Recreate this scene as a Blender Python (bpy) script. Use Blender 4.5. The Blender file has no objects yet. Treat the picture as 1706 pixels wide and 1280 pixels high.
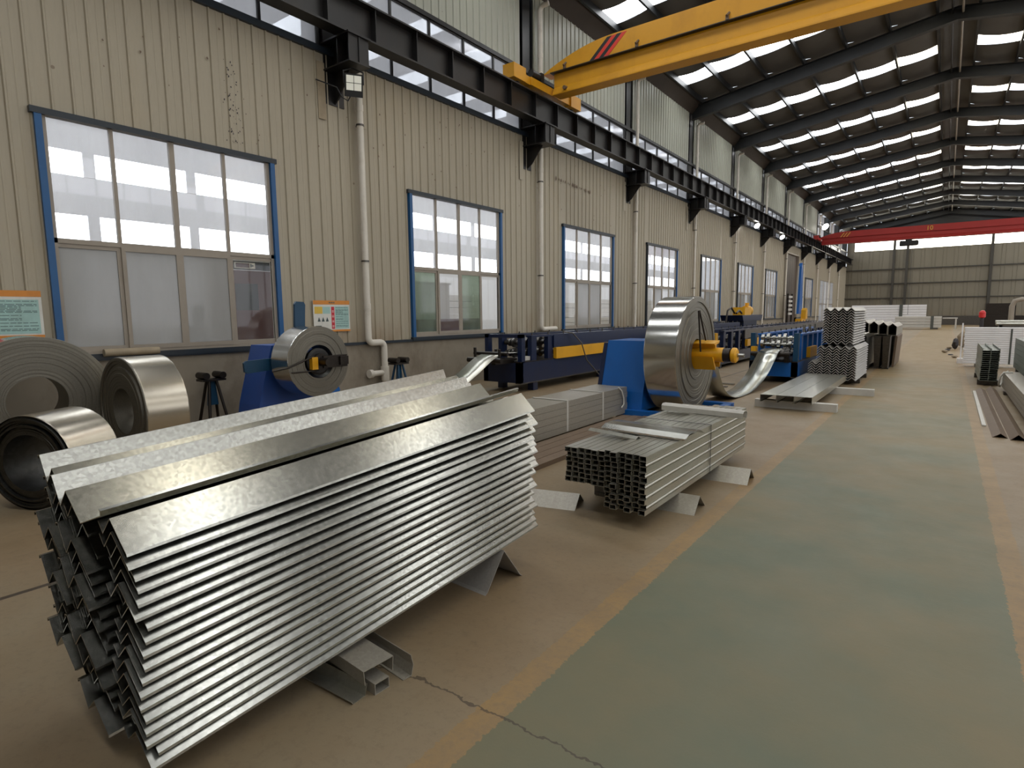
import bpy, math, random
from mathutils import Matrix, Vector
random.seed(7)
SC = bpy.context.scene
COL = SC.collection
PI = math.pi

# ------------------------------------------------------------------ camera, world, exposure
YAW, PITCH, ROLL, FPX = math.radians(36.581), math.radians(6.94), math.radians(-0.582), 970.0
def make_camera():
    cy, sy, cp, sp = math.cos(YAW), math.sin(YAW), math.cos(PITCH), math.sin(PITCH)
    f = Vector((-sy*cp, cy*cp, -sp)); r = Vector((cy, sy, 0)); u = r.cross(f)
    c, s = math.cos(ROLL), math.sin(ROLL)
    r2 = c*r + s*u; u2 = -s*r + c*u
    cam = bpy.data.cameras.new('camera'); cam.sensor_width = 36; cam.lens = FPX/1706*36
    cam.clip_end = 300
    o = bpy.data.objects.new('camera', cam); COL.objects.link(o)
    m = Matrix((r2, u2, -f)).transposed().to_4x4(); m.translation = (0, 0, 1.6)
    o.matrix_world = m
    SC.camera = o
make_camera()
W = bpy.data.worlds.new('overcast_sky'); SC.world = W; W.use_nodes = True
W.node_tree.nodes['Background'].inputs[0].default_value = (0.86, 0.93, 1.0, 1)
W.node_tree.nodes['Background'].inputs[1].default_value = 2.0
SC.view_settings.view_transform = 'Standard'; SC.view_settings.look = 'None'
SC.view_settings.gamma = 1; SC.view_settings.use_curve_mapping = False
SC.view_settings.exposure = 0.05
SKY_E = 9.0          # luminance of the translucent roof lights
WIN_E = 5.0          # luminance of the daylit window bands
SC.cycles.use_denoising = True
SC.cycles.adaptive_threshold = 0.03
SC.cycles.max_bounces = 5; SC.cycles.diffuse_bounces = 3; SC.cycles.glossy_bounces = 3
SC.cycles.transmission_bounces = 4; SC.cycles.transparent_max_bounces = 8
SC.cycles.sample_clamp_indirect = 6

# ------------------------------------------------------------------ materials
MATS = {}
class N:
    def __init__(s, name):
        s.m = bpy.data.materials.new(name); s.m.use_nodes = True
        s.t = s.m.node_tree; s.b = s.t.nodes['Principled BSDF']; s.o = s.t.nodes['Material Output']
        MATS[name] = s.m
    def n(s, typ, **kw):
        q = s.t.nodes.new(typ)
        for k, v in kw.items():
            if isinstance(k, str) and hasattr(q, k): setattr(q, k, v)
        return q
    def l(s, a, b): s.t.links.new(a, b)
    def val(s, x):
        return x
    def math(s, op, a, b=None, c=None):
        q = s.n('ShaderNodeMath', operation=op)
        for i, v in enumerate((a, b, c)):
            if v is None: continue
            if isinstance(v, (int, float)): q.inputs[i].default_value = v
            else: s.l(v, q.inputs[i])
        return q.outputs[0]
    def mix(s, f, a, b):
        q = s.n('ShaderNodeMix'); q.data_type = 'RGBA'
        for i, v in ((0, f), (6, a), (7, b)):
            if isinstance(v, (int, float)): q.inputs[i].default_value = v
            elif isinstance(v, tuple): q.inputs[i].default_value = (*v[:3], 1)
            else: s.l(v, q.inputs[i])
        return q.outputs[2]
    def coord(s, scale=(1, 1, 1)):
        c = s.n('ShaderNodeTexCoord'); m = s.n('ShaderNodeMapping'); m.inputs[3].default_value = scale
        s.l(c.outputs['Object'], m.inputs[0]); return m.outputs[0]
    def noise(s, scale, co=None, detail=3, rough=0.55):
        q = s.n('ShaderNodeTexNoise'); q.inputs['Scale'].default_value = scale
        q.inputs['Detail'].default_value = detail; q.inputs['Roughness'].default_value = rough
        s.l(co if co is not None else s.coord(), q.inputs['Vector']); return q.outputs['Fac']
    def ramp(s, x, a, b):
        q = s.n('ShaderNodeMapRange'); q.inputs[1].default_value = a; q.inputs[2].default_value = b
        s.l(x, q.inputs[0]); return q.outputs[0]
    def bump(s, h, strength=0.2, dist=0.01):
        q = s.n('ShaderNodeBump'); q.inputs['Strength'].default_value = strength; q.inputs['Distance'].default_value = dist
        s.l(h, q.inputs['Height']); s.l(q.outputs[0], s.b.inputs['Normal'])
    def base(s, c):
        if isinstance(c, tuple): s.b.inputs['Base Color'].default_value = (*c[:3], 1)
        else: s.l(c, s.b.inputs['Base Color'])
    def set(s, **kw):
        for k, v in kw.items():
            k = k.replace('_', ' ')
            if isinstance(v, (int, float)): s.b.inputs[k].default_value = v
            else: s.l(v, s.b.inputs[k])

def paint(name, c, rough=0.45, var=0.12, scale=6, metallic=0.0, dirt=(0.06, 0.045, 0.03), dirtamt=0.25):
    q = N(name)
    f = q.noise(scale, detail=5)
    d = q.ramp(q.noise(scale*0.45, q.coord((1, 1, 0.6)), detail=6, rough=0.7), 0.5, 0.78)
    c2 = tuple(min(1, x*(1-var)) for x in c)
    col = q.mix(f, c, c2)
    q.base(q.mix(q.math('MULTIPLY', d, dirtamt), col, dirt))
    q.set(Roughness=rough, Metallic=metallic)
    return q.m

def galv(name, c, rough, spangle=55, var=0.25, metallic=1.0, streak=0.0):
    q = N(name)
    v = q.n('ShaderNodeTexVoronoi'); v.inputs['Scale'].default_value = spangle; q.l(q.coord(), v.inputs['Vector'])
    sp = q.n('ShaderNodeSeparateColor'); q.l(v.outputs['Color'], sp.inputs[0])
    n1 = q.noise(2.3, detail=4)
    f = q.math('ADD', q.math('MULTIPLY', sp.outputs[0], 0.7), q.math('MULTIPLY', n1, 0.3))
    lo = tuple(x*(1-var) for x in c)
    col = q.mix(f, lo, c)
    if streak:
        st = q.noise(14, q.coord((1, 0.02, 1)), detail=2)
        col = q.mix(q.math('MULTIPLY', q.ramp(st, 0.55, 0.75), streak), col, (0.28, 0.24, 0.20))
    q.base(col); q.set(Metallic=metallic, Roughness=q.math('ADD', q.math('MULTIPLY', sp.outputs[1], 0.025), rough))
    return q.m

def emit(name, c, strength, lines=None):
    q = N(name); q.base((0.75, 0.75, 0.75)); q.set(Roughness=0.5)
    q.b.inputs['Emission Strength'].default_value = strength
    if lines:
        w = q.n('ShaderNodeTexWave'); w.inputs['Scale'].default_value = lines; w.bands_direction = 'Y'
        q.l(q.coord(), w.inputs['Vector'])
        n1 = q.noise(1.3, detail=4)
        f = q.math('ADD', q.math('MULTIPLY', w.outputs['Fac'], 0.25), q.math('MULTIPLY', n1, 0.4))
        q.l(q.mix(f, c, tuple(x*0.72 for x in c)), q.b.inputs['Emission Color'])
    else:
        q.b.inputs['Emission Color'].default_value = (*c, 1)
    return q.m

# floor: brown concrete at the sides, green coated aisle between two worn yellow lines
def floor_mat():
    q = N('floor_coating')
    c = q.n('ShaderNodeTexCoord'); sx = q.n('ShaderNodeSeparateXYZ'); q.l(c.outputs['Object'], sx.inputs[0])
    X, Y = sx.outputs[0], sx.outputs[1]
    co = q.coord()
    big = q.noise(0.55, co, 5, 0.6); mid = q.noise(2.4, co, 6, 0.65); fine = q.noise(22, co, 4, 0.7)
    wob = q.math('ADD', q.math('MULTIPLY', q.math('SUBTRACT', q.noise(5, co, 4), 0.5), 0.03), q.math('MULTIPLY', q.math('SUBTRACT', q.noise(45, co, 3), 0.5), 0.05))
    Xw = q.math('ADD', X, wob)
    brown = q.mix(mid, (0.29, 0.205, 0.118), (0.195, 0.14, 0.08))
    brown = q.mix(q.ramp(big, 0.42, 0.66), brown, (0.265, 0.21, 0.135))
    brown = q.mix(q.math('MULTIPLY', q.ramp(fine, 0.5, 0.8), 0.35), brown, (0.10, 0.075, 0.05))
    green = q.mix(mid, (0.150, 0.158, 0.100), (0.118, 0.135, 0.090))
    green = q.mix(q.ramp(big, 0.40, 0.62), green, (0.185, 0.155, 0.085))
    tan = q.mix(mid, (0.30, 0.19, 0.075), (0.235, 0.155, 0.062))
    green = q.mix(q.math('MULTIPLY', q.ramp(q.math('ADD', Y, q.math('MULTIPLY', big, 10)), 9, 26), 0.85), green, tan)
    yel = q.mix(q.ramp(mid, 0.35, 0.7), (0.335, 0.205, 0.075), (0.24, 0.165, 0.085))
    yel = q.mix(q.math('MULTIPLY', q.ramp(fine, 0.45, 0.65), 0.45), yel, (0.2, 0.145, 0.09))
    def band(a, b):
        return q.math('MULTIPLY', q.math('GREATER_THAN', Xw, a), q.math('LESS_THAN', Xw, b))
    col = q.mix(band(-1.31, 0.37), brown, green)
    col = q.mix(q.math('MULTIPLY', band(-1.435, -1.31), 0.8), col, yel)
    col = q.mix(q.math('MULTIPLY', band(0.37, 0.485), 0.75), col, yel)
    # slab joints and cracks
    jw = q.math('MULTIPLY', q.math('SUBTRACT', q.noise(1.1, co, 6, 0.7), 0.5), 0.35)
    def line(v, at, w):
        return q.math('LESS_THAN', q.math('ABSOLUTE', q.math('SUBTRACT', v, at)), w)
    Yw = q.math('ADD', Y, jw)
    for at, w in ((1.68, 0.006), (22.1, 0.03), (41.0, 0.04)):
        col = q.mix(q.math('MULTIPLY', line(Yw, at, w), 0.7), col, (0.05, 0.035, 0.025))
    Xj = q.math('ADD', X, q.math('MULTIPLY', jw, 0.12))
    col = q.mix(q.math('MULTIPLY', line(Xj, -4.26, 0.022), 0.85), col, (0.03, 0.02, 0.015))
    q.base(col)
    q.set(Roughness=q.math('ADD', q.math('MULTIPLY', mid, 0.25), 0.36))
    q.b.inputs['Specular IOR Level'].default_value = 0.4
    q.bump(fine, 0.08, 0.01)
    return q.m
floor_mat()

def wall_mat(name, c, c2, rust=0.35):
    q = N(name)
    st = q.noise(5, q.coord((1, 1, 0.06)), 5, 0.7)
    bl = q.noise(0.7, q.coord(), 4)
    fi = q.noise(30, q.coord((1, 1, 0.15)), 2)
    col = q.mix(q.math('ADD', q.math('MULTIPLY', st, 0.6), q.math('MULTIPLY', bl, 0.4)), c, c2)
    col = q.mix(q.math('MULTIPLY', q.ramp(fi, 0.45, 0.75), 0.15), col, tuple(x*0.6 for x in c))
    sp = q.n('ShaderNodeTexVoronoi'); sp.inputs['Scale'].default_value = 1.6; q.l(q.coord(), sp.inputs['Vector'])
    rs = q.math('MULTIPLY', q.math('LESS_THAN', sp.outputs['Distance'], 0.035), rust+0.3)
    col = q.mix(rs, col, (0.12, 0.07, 0.035))
    pat = q.math('MULTIPLY', q.ramp(q.noise(0.45, q.coord((1, 1, 0.5)), 6, 0.65), 0.58, 0.74), rust)
    col = q.mix(pat, col, (0.42, 0.31, 0.16))
    tc = q.n('ShaderNodeTexCoord'); sz = q.n('ShaderNodeSeparateXYZ'); q.l(tc.outputs['Object'], sz.inputs[0])
    low = q.math('MULTIPLY', q.ramp(sz.outputs[2], 1.75, 1.05), q.ramp(q.noise(2.2, q.coord((1, 1, 0.3)), 4), 0.42, 0.68))
    col = q.mix(q.math('MULTIPLY', low, rust*2.2), col, (0.22, 0.12, 0.05))
    q.base(col); q.set(Roughness=0.42)
    return q.m
wall_mat('beige_sheet', (0.46, 0.405, 0.305), (0.38, 0.335, 0.25), 0.3)
wall_mat('green_sheet', (0.43, 0.43, 0.35), (0.36, 0.37, 0.31), 0.15)
wall_mat('grey_sheet', (0.235, 0.208, 0.155), (0.175, 0.158, 0.118), 0.1)
wall_mat('annex_sheet', (0.60, 0.60, 0.62), (0.55, 0.55, 0.575), 0.02)
paint('dado_plaster', (0.33, 0.285, 0.22), 0.8, 0.3, 3, dirt=(0.12, 0.085, 0.055), dirtamt=0.7)
paint('dark_steel', (0.014, 0.013, 0.013), 0.38, 0.3, 3, dirt=(0.05, 0.03, 0.02), dirtamt=0.3)
paint('rafter_steel', (0.016, 0.018, 0.020), 0.5, 0.3, 2, dirtamt=0.1)
paint('trim_dark', (0.018, 0.028, 0.040), 0.4, 0.3, 4)
paint('trim_blue', (0.008, 0.105, 0.30), 0.35, 0.25, 4, dirtamt=0.12)
paint('alu_frame', (0.36, 0.31, 0.25), 0.4, 0.15, 5, dirtamt=0.15)
paint('insulation', (0.115, 0.105, 0.092), 0.6, 0.45, 1.2, dirt=(0.05, 0.04, 0.03), dirtamt=0.5)
paint('eave_board', (0.055, 0.04, 0.03), 0.7, 0.4, 2)
paint('pvc_pipe', (0.78, 0.73, 0.64), 0.4, 0.12, 5, dirt=(0.3, 0.24, 0.16), dirtamt=0.5)
paint('crane_yellow', (0.72, 0.34, 0.012), 0.38, 0.12, 2, dirt=(0.30, 0.12, 0.01), dirtamt=0.35)
paint('machine_yellow', (0.80, 0.40, 0.01), 0.4, 0.1, 6, dirt=(0.3, 0.14, 0.01), dirtamt=0.3)
paint('crane_red', (0.42, 0.030, 0.025), 0.4, 0.15, 2, dirtamt=0.1)
paint('stripe_red', (0.72, 0.04, 0.02), 0.45, 0.1)
paint('black_paint', (0.012, 0.012, 0.013), 0.5, 0.2)
paint('navy_paint', (0.006, 0.017, 0.065), 0.35, 0.3, 5, dirt=(0.02, 0.018, 0.02), dirtamt=0.4)
paint('bright_blue', (0.006, 0.125, 0.46), 0.35, 0.15, 4, dirtamt=0.15)
paint('violet_blue', (0.022, 0.080, 0.33), 0.4, 0.15, 4, dirtamt=0.2)
paint('teal_blue', (0.006, 0.055, 0.12), 0.4, 0.2, 4)
paint('oily_metal', (0.05, 0.042, 0.036), 0.35, 0.5, 12, metallic=0.7)
paint('white_paint', (0.90, 0.90, 0.92), 0.35, 0.05, 5, dirtamt=0.06)
paint('column_brown', (0.055, 0.050, 0.040), 0.5, 0.2, 3)
paint('off_white', (0.62, 0.60, 0.55), 0.5, 0.1, 5, dirtamt=0.2)
paint('grey_green', (0.21, 0.235, 0.20), 0.4, 0.2, 5, dirtamt=0.2)
paint('pale_wood', (0.42, 0.34, 0.23), 0.7, 0.3, 8)
paint('rusty_brown', (0.21, 0.145, 0.095), 0.55, 0.35, 4, dirt=(0.1, 0.06, 0.035), dirtamt=0.5)
paint('orange_tint', (0.72, 0.27, 0.04), 0.5, 0.06)
paint('sign_teal', (0.40, 0.62, 0.58), 0.5, 0.05)
paint('sign_white', (0.75, 0.74, 0.68), 0.5, 0.05)
paint('sign_red', (0.62, 0.03, 0.05), 0.5, 0.05)
paint('sign_gold', (0.78, 0.52, 0.07), 0.5, 0.05)
paint('sign_ink', (0.06, 0.09, 0.09), 0.6, 0.05)
paint('sign_pale', (0.85, 0.62, 0.6), 0.6, 0.05)
paint('maroon', (0.085, 0.020, 0.016), 0.5, 0.2, 3)
paint('dark_glass', (0.018, 0.028, 0.032), 0.15, 0.1)
paint('strap_white', (0.72, 0.72, 0.68), 0.6, 0.1)
paint('strap_dark', (0.10, 0.11, 0.10), 0.5, 0.1)
paint('cable_black', (0.03, 0.03, 0.032), 0.5, 0.1)
paint('red_plastic', (0.72, 0.03, 0.03), 0.4, 0.1)
paint('door_brown', (0.085, 0.058, 0.042), 0.5, 0.2, 2)
paint('debris_tan', (0.40, 0.32, 0.22), 0.8, 0.4, 9)
paint('debris_dark', (0.05, 0.045, 0.05), 0.7, 0.4, 9)
galv('galvanised', (0.50, 0.495, 0.45), 0.22, 80, 0.30)
galv('galvanised_box', (0.58, 0.57, 0.50), 0.28, 120, 0.15, 0.85, streak=0.3)
galv('galvanised_dull', (0.40, 0.37, 0.31), 0.36, 90, 0.2, 0.3, streak=0.4)
galv('angle_steel', (0.42, 0.40, 0.37), 0.4, 90, 0.15, 0.2)
galv('strip_steel', (0.50, 0.51, 0.47), 0.24, 220, 0.08)
galv('coil_steel', (0.66, 0.65, 0.61), 0.17, 220, 0.06)
galv('coil_warm', (0.56, 0.51, 0.42), 0.24, 220, 0.08)
galv('coil_edge', (0.215, 0.20, 0.165), 0.42, 120, 0.2, 0.7)
galv('coil_edge_dark', (0.10, 0.10, 0.095), 0.45, 30, 0.3)
galv('steel_dark', (0.16, 0.15, 0.14), 0.40, 30, 0.3)
emit('roof_light', (0.96, 0.98, 1.0), SKY_E, 14)
emit('roof_light_warm', (1.0, 0.93, 0.76), SKY_E, 14)
emit('gable_light', (1.0, 0.95, 0.80), WIN_E*1.3)
emit('window_daylight', (0.95, 0.97, 1.0), WIN_E)
emit('window_dim', (0.95, 0.97, 1.0), WIN_E*0.30)
emit('window_right', (0.95, 0.97, 1.0), WIN_E*0.5)
emit('lamp_lit', (1.0, 0.97, 0.90), 30)
emit('flood_lens', (0.86, 0.84, 0.62), 0.25)

def glass(name, tint, haze, rough=0.03, tcol=(0.85, 0.86, 0.88)):
    q = N(name)
    tr = q.n('ShaderNodeBsdfTransparent'); tr.inputs[0].default_value = (*tint, 1)
    gl = q.n('ShaderNodeBsdfGlossy'); gl.inputs['Roughness'].default_value = rough
    gl.inputs[0].default_value = (0.9, 0.9, 0.95, 1)
    tl = q.n('ShaderNodeBsdfTranslucent'); tl.inputs[0].default_value = (*tcol, 1)
    fr = q.n('ShaderNodeFresnel'); fr.inputs[0].default_value = 1.5
    m1 = q.n('ShaderNodeMixShader'); m2 = q.n('ShaderNodeMixShader')
    nz = q.ramp(q.noise(1.8, q.coord((1, 1, 0.25)), 5), 0.3, 0.75)
    q.l(q.math('MULTIPLY', nz, haze*2) if haze < 0.5 else q.math('MULTIPLY_ADD', nz, 0.15, haze-0.1), m1.inputs[0])
    q.l(tr.outputs[0], m1.inputs[1]); q.l(tl.outputs[0], m1.inputs[2])
    ge = q.n('ShaderNodeNewGeometry')
    q.l(q.math('MULTIPLY', fr.outputs[0], q.math('SUBTRACT', 1.0, ge.outputs['Backfacing'])), m2.inputs[0]); q.l(m1.outputs[0], m2.inputs[1]); q.l(gl.outputs[0], m2.inputs[2])
    q.l(m2.outputs[0], q.o.inputs[0]); q.t.nodes.remove(q.b)
    return q.m
glass('window_glass', (0.93, 0.95, 0.97), 0.10)
glass('clear_glass', (0.93, 0.95, 0.95), 0.02)
glass('strip_glass', (0.6, 0.62, 0.65), 0.65, 0.08, (0.52, 0.53, 0.55))
glass('frosted_glass', (0.42, 0.44, 0.44), 0.60, 0.10, (0.50, 0.49, 0.475))
glass('tinted_glass', (0.55, 0.62, 0.54), 0.20, 0.05, (0.38, 0.43, 0.38))

# ------------------------------------------------------------------ mesh builder
class MB:
    def __init__(s): s.v = []; s.f = []; s.sm = []
    def add(s, verts, faces, smooth=False):
        k = len(s.v); s.v += [tuple(p) for p in verts]
        s.f += [tuple(i+k for i in f) for f in faces]; s.sm += [smooth]*len(faces)
        return s
    def box(s, x0, x1, y0, y1, z0, z1):
        v = [(x, y, z) for z in (z0, z1) for y in (y0, y1) for x in (x0, x1)]
        return s.add(v, [(0, 2, 3, 1), (4, 5, 7, 6), (0, 1, 5, 4), (2, 6, 7, 3), (0, 4, 6, 2), (1, 3, 7, 5)])
    def prism(s, poly, a, b, axis='y'):
        n = len(poly)
        def P(p, t):
            if axis == 'y': return (p[0], t, p[1])
            if axis == 'x': return (t, p[0], p[1])
            return (p[0], p[1], t)
        v = [P(p, a) for p in poly] + [P(p, b) for p in poly]
        f = [tuple(range(n)), tuple(range(2*n-1, n-1, -1))]
        f += [(i, i+n, (i+1) % n+n, (i+1) % n) for i in range(n)]
        return s.add(v, f)
    def sheet(s, pts, t, a, b, axis='y'):
        # a bent strip of thickness t with open cross-section pts, run along axis from a to b
        off = []
        n = len(pts)
        for i in range(n):
            p0 = Vector(pts[max(0, i-1)]); p1 = Vector(pts[min(n-1, i+1)]); pi = Vector(pts[i])
            d1 = (pi-p0).normalized() if i > 0 else None; d2 = (p1-pi).normalized() if i < n-1 else None
            d1 = d1 or d2; d2 = d2 or d1
            nn = Vector((-d1.y-d2.y, d1.x+d2.x)); nn.normalize()
            k = max(0.35, nn.dot(Vector((-d1.y, d1.x))))
            off.append(pi-nn*(t/k))
        def P(p, u):
            if axis == 'y': return (p[0], u, p[1])
            if axis == 'x': return (u, p[0], p[1])
            return (p[0], p[1], u)
        v = [P(p, a) for p in pts]+[P(p, b) for p in pts]+[P(p, a) for p in off]+[P(p, b) for p in off]
        f = []
        for i in range(n-1):
            f += [(i, i+1, n+i+1, n+i), (2*n+i, 3*n+i, 3*n+i+1, 2*n+i+1), (i, 2*n+i, 2*n+i+1, i+1), (n+i, n+i+1, 3*n+i+1, 3*n+i)]
        f += [(0, n, 3*n, 2*n), (n-1, 3*n-1, 4*n-1, 2*n-1)]
        return s.add(v, f)
    def cyl(s, p0, p1, r, n=14, r1=None, caps=True):
        p0 = Vector(p0); p1 = Vector(p1); d = (p1-p0).normalized(); r1 = r if r1 is None else r1
        a = d.orthogonal().normalized(); b = d.cross(a)
        ring = [(a*math.cos(2*PI*i/n)+b*math.sin(2*PI*i/n)) for i in range(n)]
        v = [p0+q*r for q in ring]+[p1+q*r1 for q in ring]
        s.add(v, [(i, (i+1) % n, (i+1) % n+n, i+n) for i in range(n)], True)
        if caps: s.add(v, [tuple(range(n-1, -1, -1)), tuple(range(n, 2*n))])
        return s
    def tube(s, pts, r, n=10):
        pts = [Vector(p) for p in pts]; v = []; m = len(pts)
        up = Vector((0, 0, 1)); prev = None
        for i, p in enumerate(pts):
            d = (pts[min(m-1, i+1)]-pts[max(0, i-1)]).normalized()
            if prev is None: a = d.orthogonal().normalized()
            else:
                a = prev-d*prev.dot(d)
                a = a.normalized() if a.length > 1e-6 else d.orthogonal().normalized()
            prev = a; b = d.cross(a)
            v += [p+a*r*math.cos(2*PI*k/n)+b*r*math.sin(2*PI*k/n) for k in range(n)]
        s.add(v, [(i*n+k, i*n+(k+1) % n, (i+1)*n+(k+1) % n, (i+1)*n+k) for i in range(m-1) for k in range(n)], True)
        s.add(v[:n], [tuple(range(n-1, -1, -1))]); s.add(v[-n:], [tuple(range(n))])
        return s
    def lathe(s, prof, c, axis, n=48, smooth=True):
        # prof: list of (radius, offset along axis); each segment is its own band
        ax = Vector(axis).normalized(); a = Vector((0, 0, 1)) if abs(ax.z) < 0.9 else Vector((1, 0, 0))
        b = ax.cross(a).normalized(); a = b.cross(ax); c = Vector(c)
        for (r0, h0), (r1, h1) in zip(prof, prof[1:]):
            v = []
            for r, h in ((r0, h0), (r1, h1)):
                v += [c+ax*h+(a*math.cos(2*PI*i/n)+b*math.sin(2*PI*i/n))*r for i in range(n)]
            s.add(v, [(i, (i+1) % n, n+(i+1) % n, n+i) for i in range(n)], smooth)
        return s
    def mesh(s, name, mat, off=(0, 0, 0)):
        me = bpy.data.meshes.new(name)
        o = Vector(off)
        me.from_pydata([tuple(Vector(p)-o) for p in s.v], [], s.f)
        me.polygons.foreach_set('use_smooth', s.sm)
        me.materials.append(MATS[mat]); me.update()
        return me

def link(name, me, parent=None, loc=(0, 0, 0), rot=None):
    o = bpy.data.objects.new(name, me); COL.objects.link(o)
    o.location = loc
    if rot: o.rotation_euler = rot
    if parent: o.parent = parent
    return o
def loc_of(o):
    p = Vector((0, 0, 0))
    while o: p = p + o.location; o = o.parent
    return p
def obj(name, mb, mat, parent=None):
    """mesh in world coordinates; parents are only ever translated. A mesh of its own gets its origin at its base."""
    if parent is None:
        xs = [p[0] for p in mb.v]; ys = [p[1] for p in mb.v]; zs = [p[2] for p in mb.v]
        at = ((min(xs)+max(xs))/2, (min(ys)+max(ys))/2, min(zs))
        return link(name, mb.mesh(name, mat, at), None, at)
    return link(name, mb.mesh(name, mat, loc_of(parent)), parent)
def tag(o, label, cat, group=None):
    o['label'] = label; o['category'] = cat
    if group: o['group'] = group
    return o
def thing(name, label, cat, loc, group=None):
    return tag(link(name, None, None, loc), label, cat, group)
def struct(name, loc=(0, 0, 0), me=None, label=None):
    o = link(name, me, None, loc); o['kind'] = 'structure'
    if label: o['label'] = label
    return o
def B(*a): return MB().box(*a)

# ------------------------------------------------------------------ hall layout
WX = -9.0                 # left wall plane
RX = 8.5                  # right wall plane
Y0, Y1 = -7.0, 73.0       # hall ends
COLY = [6.9+5.97*k for k in range(-2, 12)]     # frames
PIPEY = [y+0.45 for y in COLY]
WIN = [(2.52, 5.58), (8.64, 11.67), (14.64, 17.75), (20.5, 23.47), (26.4, 29.25), (32.2, 35.1), (38.06, 40.9)]
DOOR = (43.3, 47.7)
WIN8 = (50.5, 53.5)
WIN9 = (57.2, 64.6)
ZS, ZW, ZT = 1.08, 4.05, 6.2      # dado top, window head, lower cladding top
ZU, ZE = 7.68, 9.72               # upper cladding bottom, eave

# floor
fl = struct('floor', (0, 0, 0), MB().add([(-26.2, Y0, 0), (RX, Y0, 0), (RX, Y1, 0), (-26.2, Y1, 0), (-26.2, Y0, -.2), (RX, Y0, -.2), (RX, Y1, -.2), (-26.2, Y1, -.2)],
     [(0, 1, 2, 3), (7, 6, 5, 4), (0, 4, 5, 1), (1, 5, 6, 2), (2, 6, 7, 3), (3, 7, 4, 0)]).mesh('floor', 'floor_coating'),
     'brown concrete floor with green coated aisle between worn yellow lines')

# ---------------- left wall
wl = struct('wall_left', (WX, 0, 0), None, 'beige ribbed steel sheet wall above a plastered dado')
RIB = 0.225
def rib_sheet(ya, yb, z0, z1, x=WX, n=1, mat='beige_sheet', parent=None, name='cladding_sheet'):
    """one ribbed sheet facing +x between ya and yb, ribs on the common grid"""
    prof = [(x, ya)]
    k = math.ceil((ya+0.03)/RIB)
    while k*RIB < yb-0.03:
        y = k*RIB
        prof += [(x, y-0.022), (x+0.022, y-0.010), (x+0.022, y+0.010), (x, y+0.022)]
        y2 = y+RIB/2
        if y2 < yb-0.02: prof += [(x, y2-0.012), (x+0.004, y2), (x, y2+0.012)]
        k += 1
    prof.append((x, yb))
    m = MB()
    v = [(p[0], p[1], z0) for p in prof]+[(p[0], p[1], z1) for p in prof]; q = len(prof)
    m.add(v, [(i, i+1, q+i+1, q+i) for i in range(q-1)])
    v2 = [(x-0.03, ya, z0), (x-0.03, yb, z0), (x-0.03, yb, z1), (x-0.03, ya, z1)]
    m.add(v2, [(3, 2, 1, 0)])
    return obj(name, m, mat, parent)
def sheets(ya, yb, z0, z1, **kw):
    y = ya
    while y < yb-1e-4:
        nx = min(yb, (math.floor(y/0.9+1e-6)+1)*0.9+0.11)
        if yb-nx < 0.2: nx = yb
        rib_sheet(y, nx, z0, z1, **kw); y = nx
openings = [(a, b, ZS, ZW) for a, b in WIN]+[(DOOR[0], DOOR[1], 0, 5.5), (WIN8[0], WIN8[1], ZS, ZW), (WIN9[0], WIN9[1], 0, 4.2)]
y = Y0
for a, b, z0, z1 in openings:
    sheets(y, a, ZS, ZT, parent=wl); sheets(a, b, z1, ZT, parent=wl); y = b
sheets(y, Y1, ZS, ZT, parent=wl)
# dado with flashing
y = Y0
for a, b in (DOOR, WIN9, (Y1, Y1)):
    obj('dado', B(WX-0.2, WX+0.03, y, a, 0, ZS-0.04), 'dado_plaster', wl)
    obj('dado_flashing', B(WX-0.06, WX+0.075, y, a, ZS-0.05, ZS+0.0), 'trim_dark', wl)
    y = b
# upper cladding between the columns, columns, eave
for i, cy in enumerate(COLY):
    ya = cy+0.32; yb = (COLY[i+1]-0.28) if i+1 < len(COLY) else Y1
    if i < 10: sheets(ya, yb, ZU, ZE, parent=wl, mat='green_sheet', name='upper_cladding_sheet')
    m = MB().box(WX-0.02, WX+0.0, cy-0.16, cy+0.16, 5.3, 9.9).box(WX-0.3, WX-0.02, cy-0.006, cy+0.006, 5.3, 9.9).box(WX-0.32, WX-0.3, cy-0.16, cy+0.16, 5.3, 9.9)
    obj('column', m, 'dark_steel', wl)
    obj('recess_backing', MB().box(WX-0.4, WX-0.36, cy-0.33, cy+0.37, ZT, 9.9).box(WX-0.4, WX-0.03, cy-0.33, cy-0.29, ZT, 9.9).box(WX-0.4, WX-0.03, cy+0.33, cy+0.37, ZT, 9.9), 'rafter_steel', wl)  # dark backing and side plates added to shut out bright slits beside the column
for cy in COLY[10:]:
    obj('girt', B(WX-0.12, WX-0.05, cy, min(Y1, cy+5.97), 8.5, 8.65), 'rafter_steel', wl)
obj('lower_strip_sill', B(WX-0.06, WX+0.06, Y0, Y1, ZT-0.1, ZT), 'trim_dark', wl)
obj('upper_strip_head', B(WX-0.06, WX+0.05, Y0, Y1, ZU-0.02, ZU+0.07), 'dark_steel', wl)
# eave board sloping in from the wall top
obj('eave_board', MB().prism([(WX-0.02, ZE-0.02), (WX+0.02, ZE-0.02), (WX+0.47, ZE+0.47), (WX+0.42, ZE+0.50)], Y0, Y1), 'eave_board', wl)
# patches where brackets pass through (unpainted filler plates)
for cy in COLY[1:6]:
    obj('filler_plate', B(WX+0.024, WX+0.03, cy-0.36, cy-0.2, 5.0, 5.95), 'pale_wood' if cy < 8 else 'beige_sheet', wl)
    obj('filler_plate', B(WX+0.024, WX+0.03, cy+0.52, cy+0.68, 5.05, 6.0), 'beige_sheet', wl)

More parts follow.
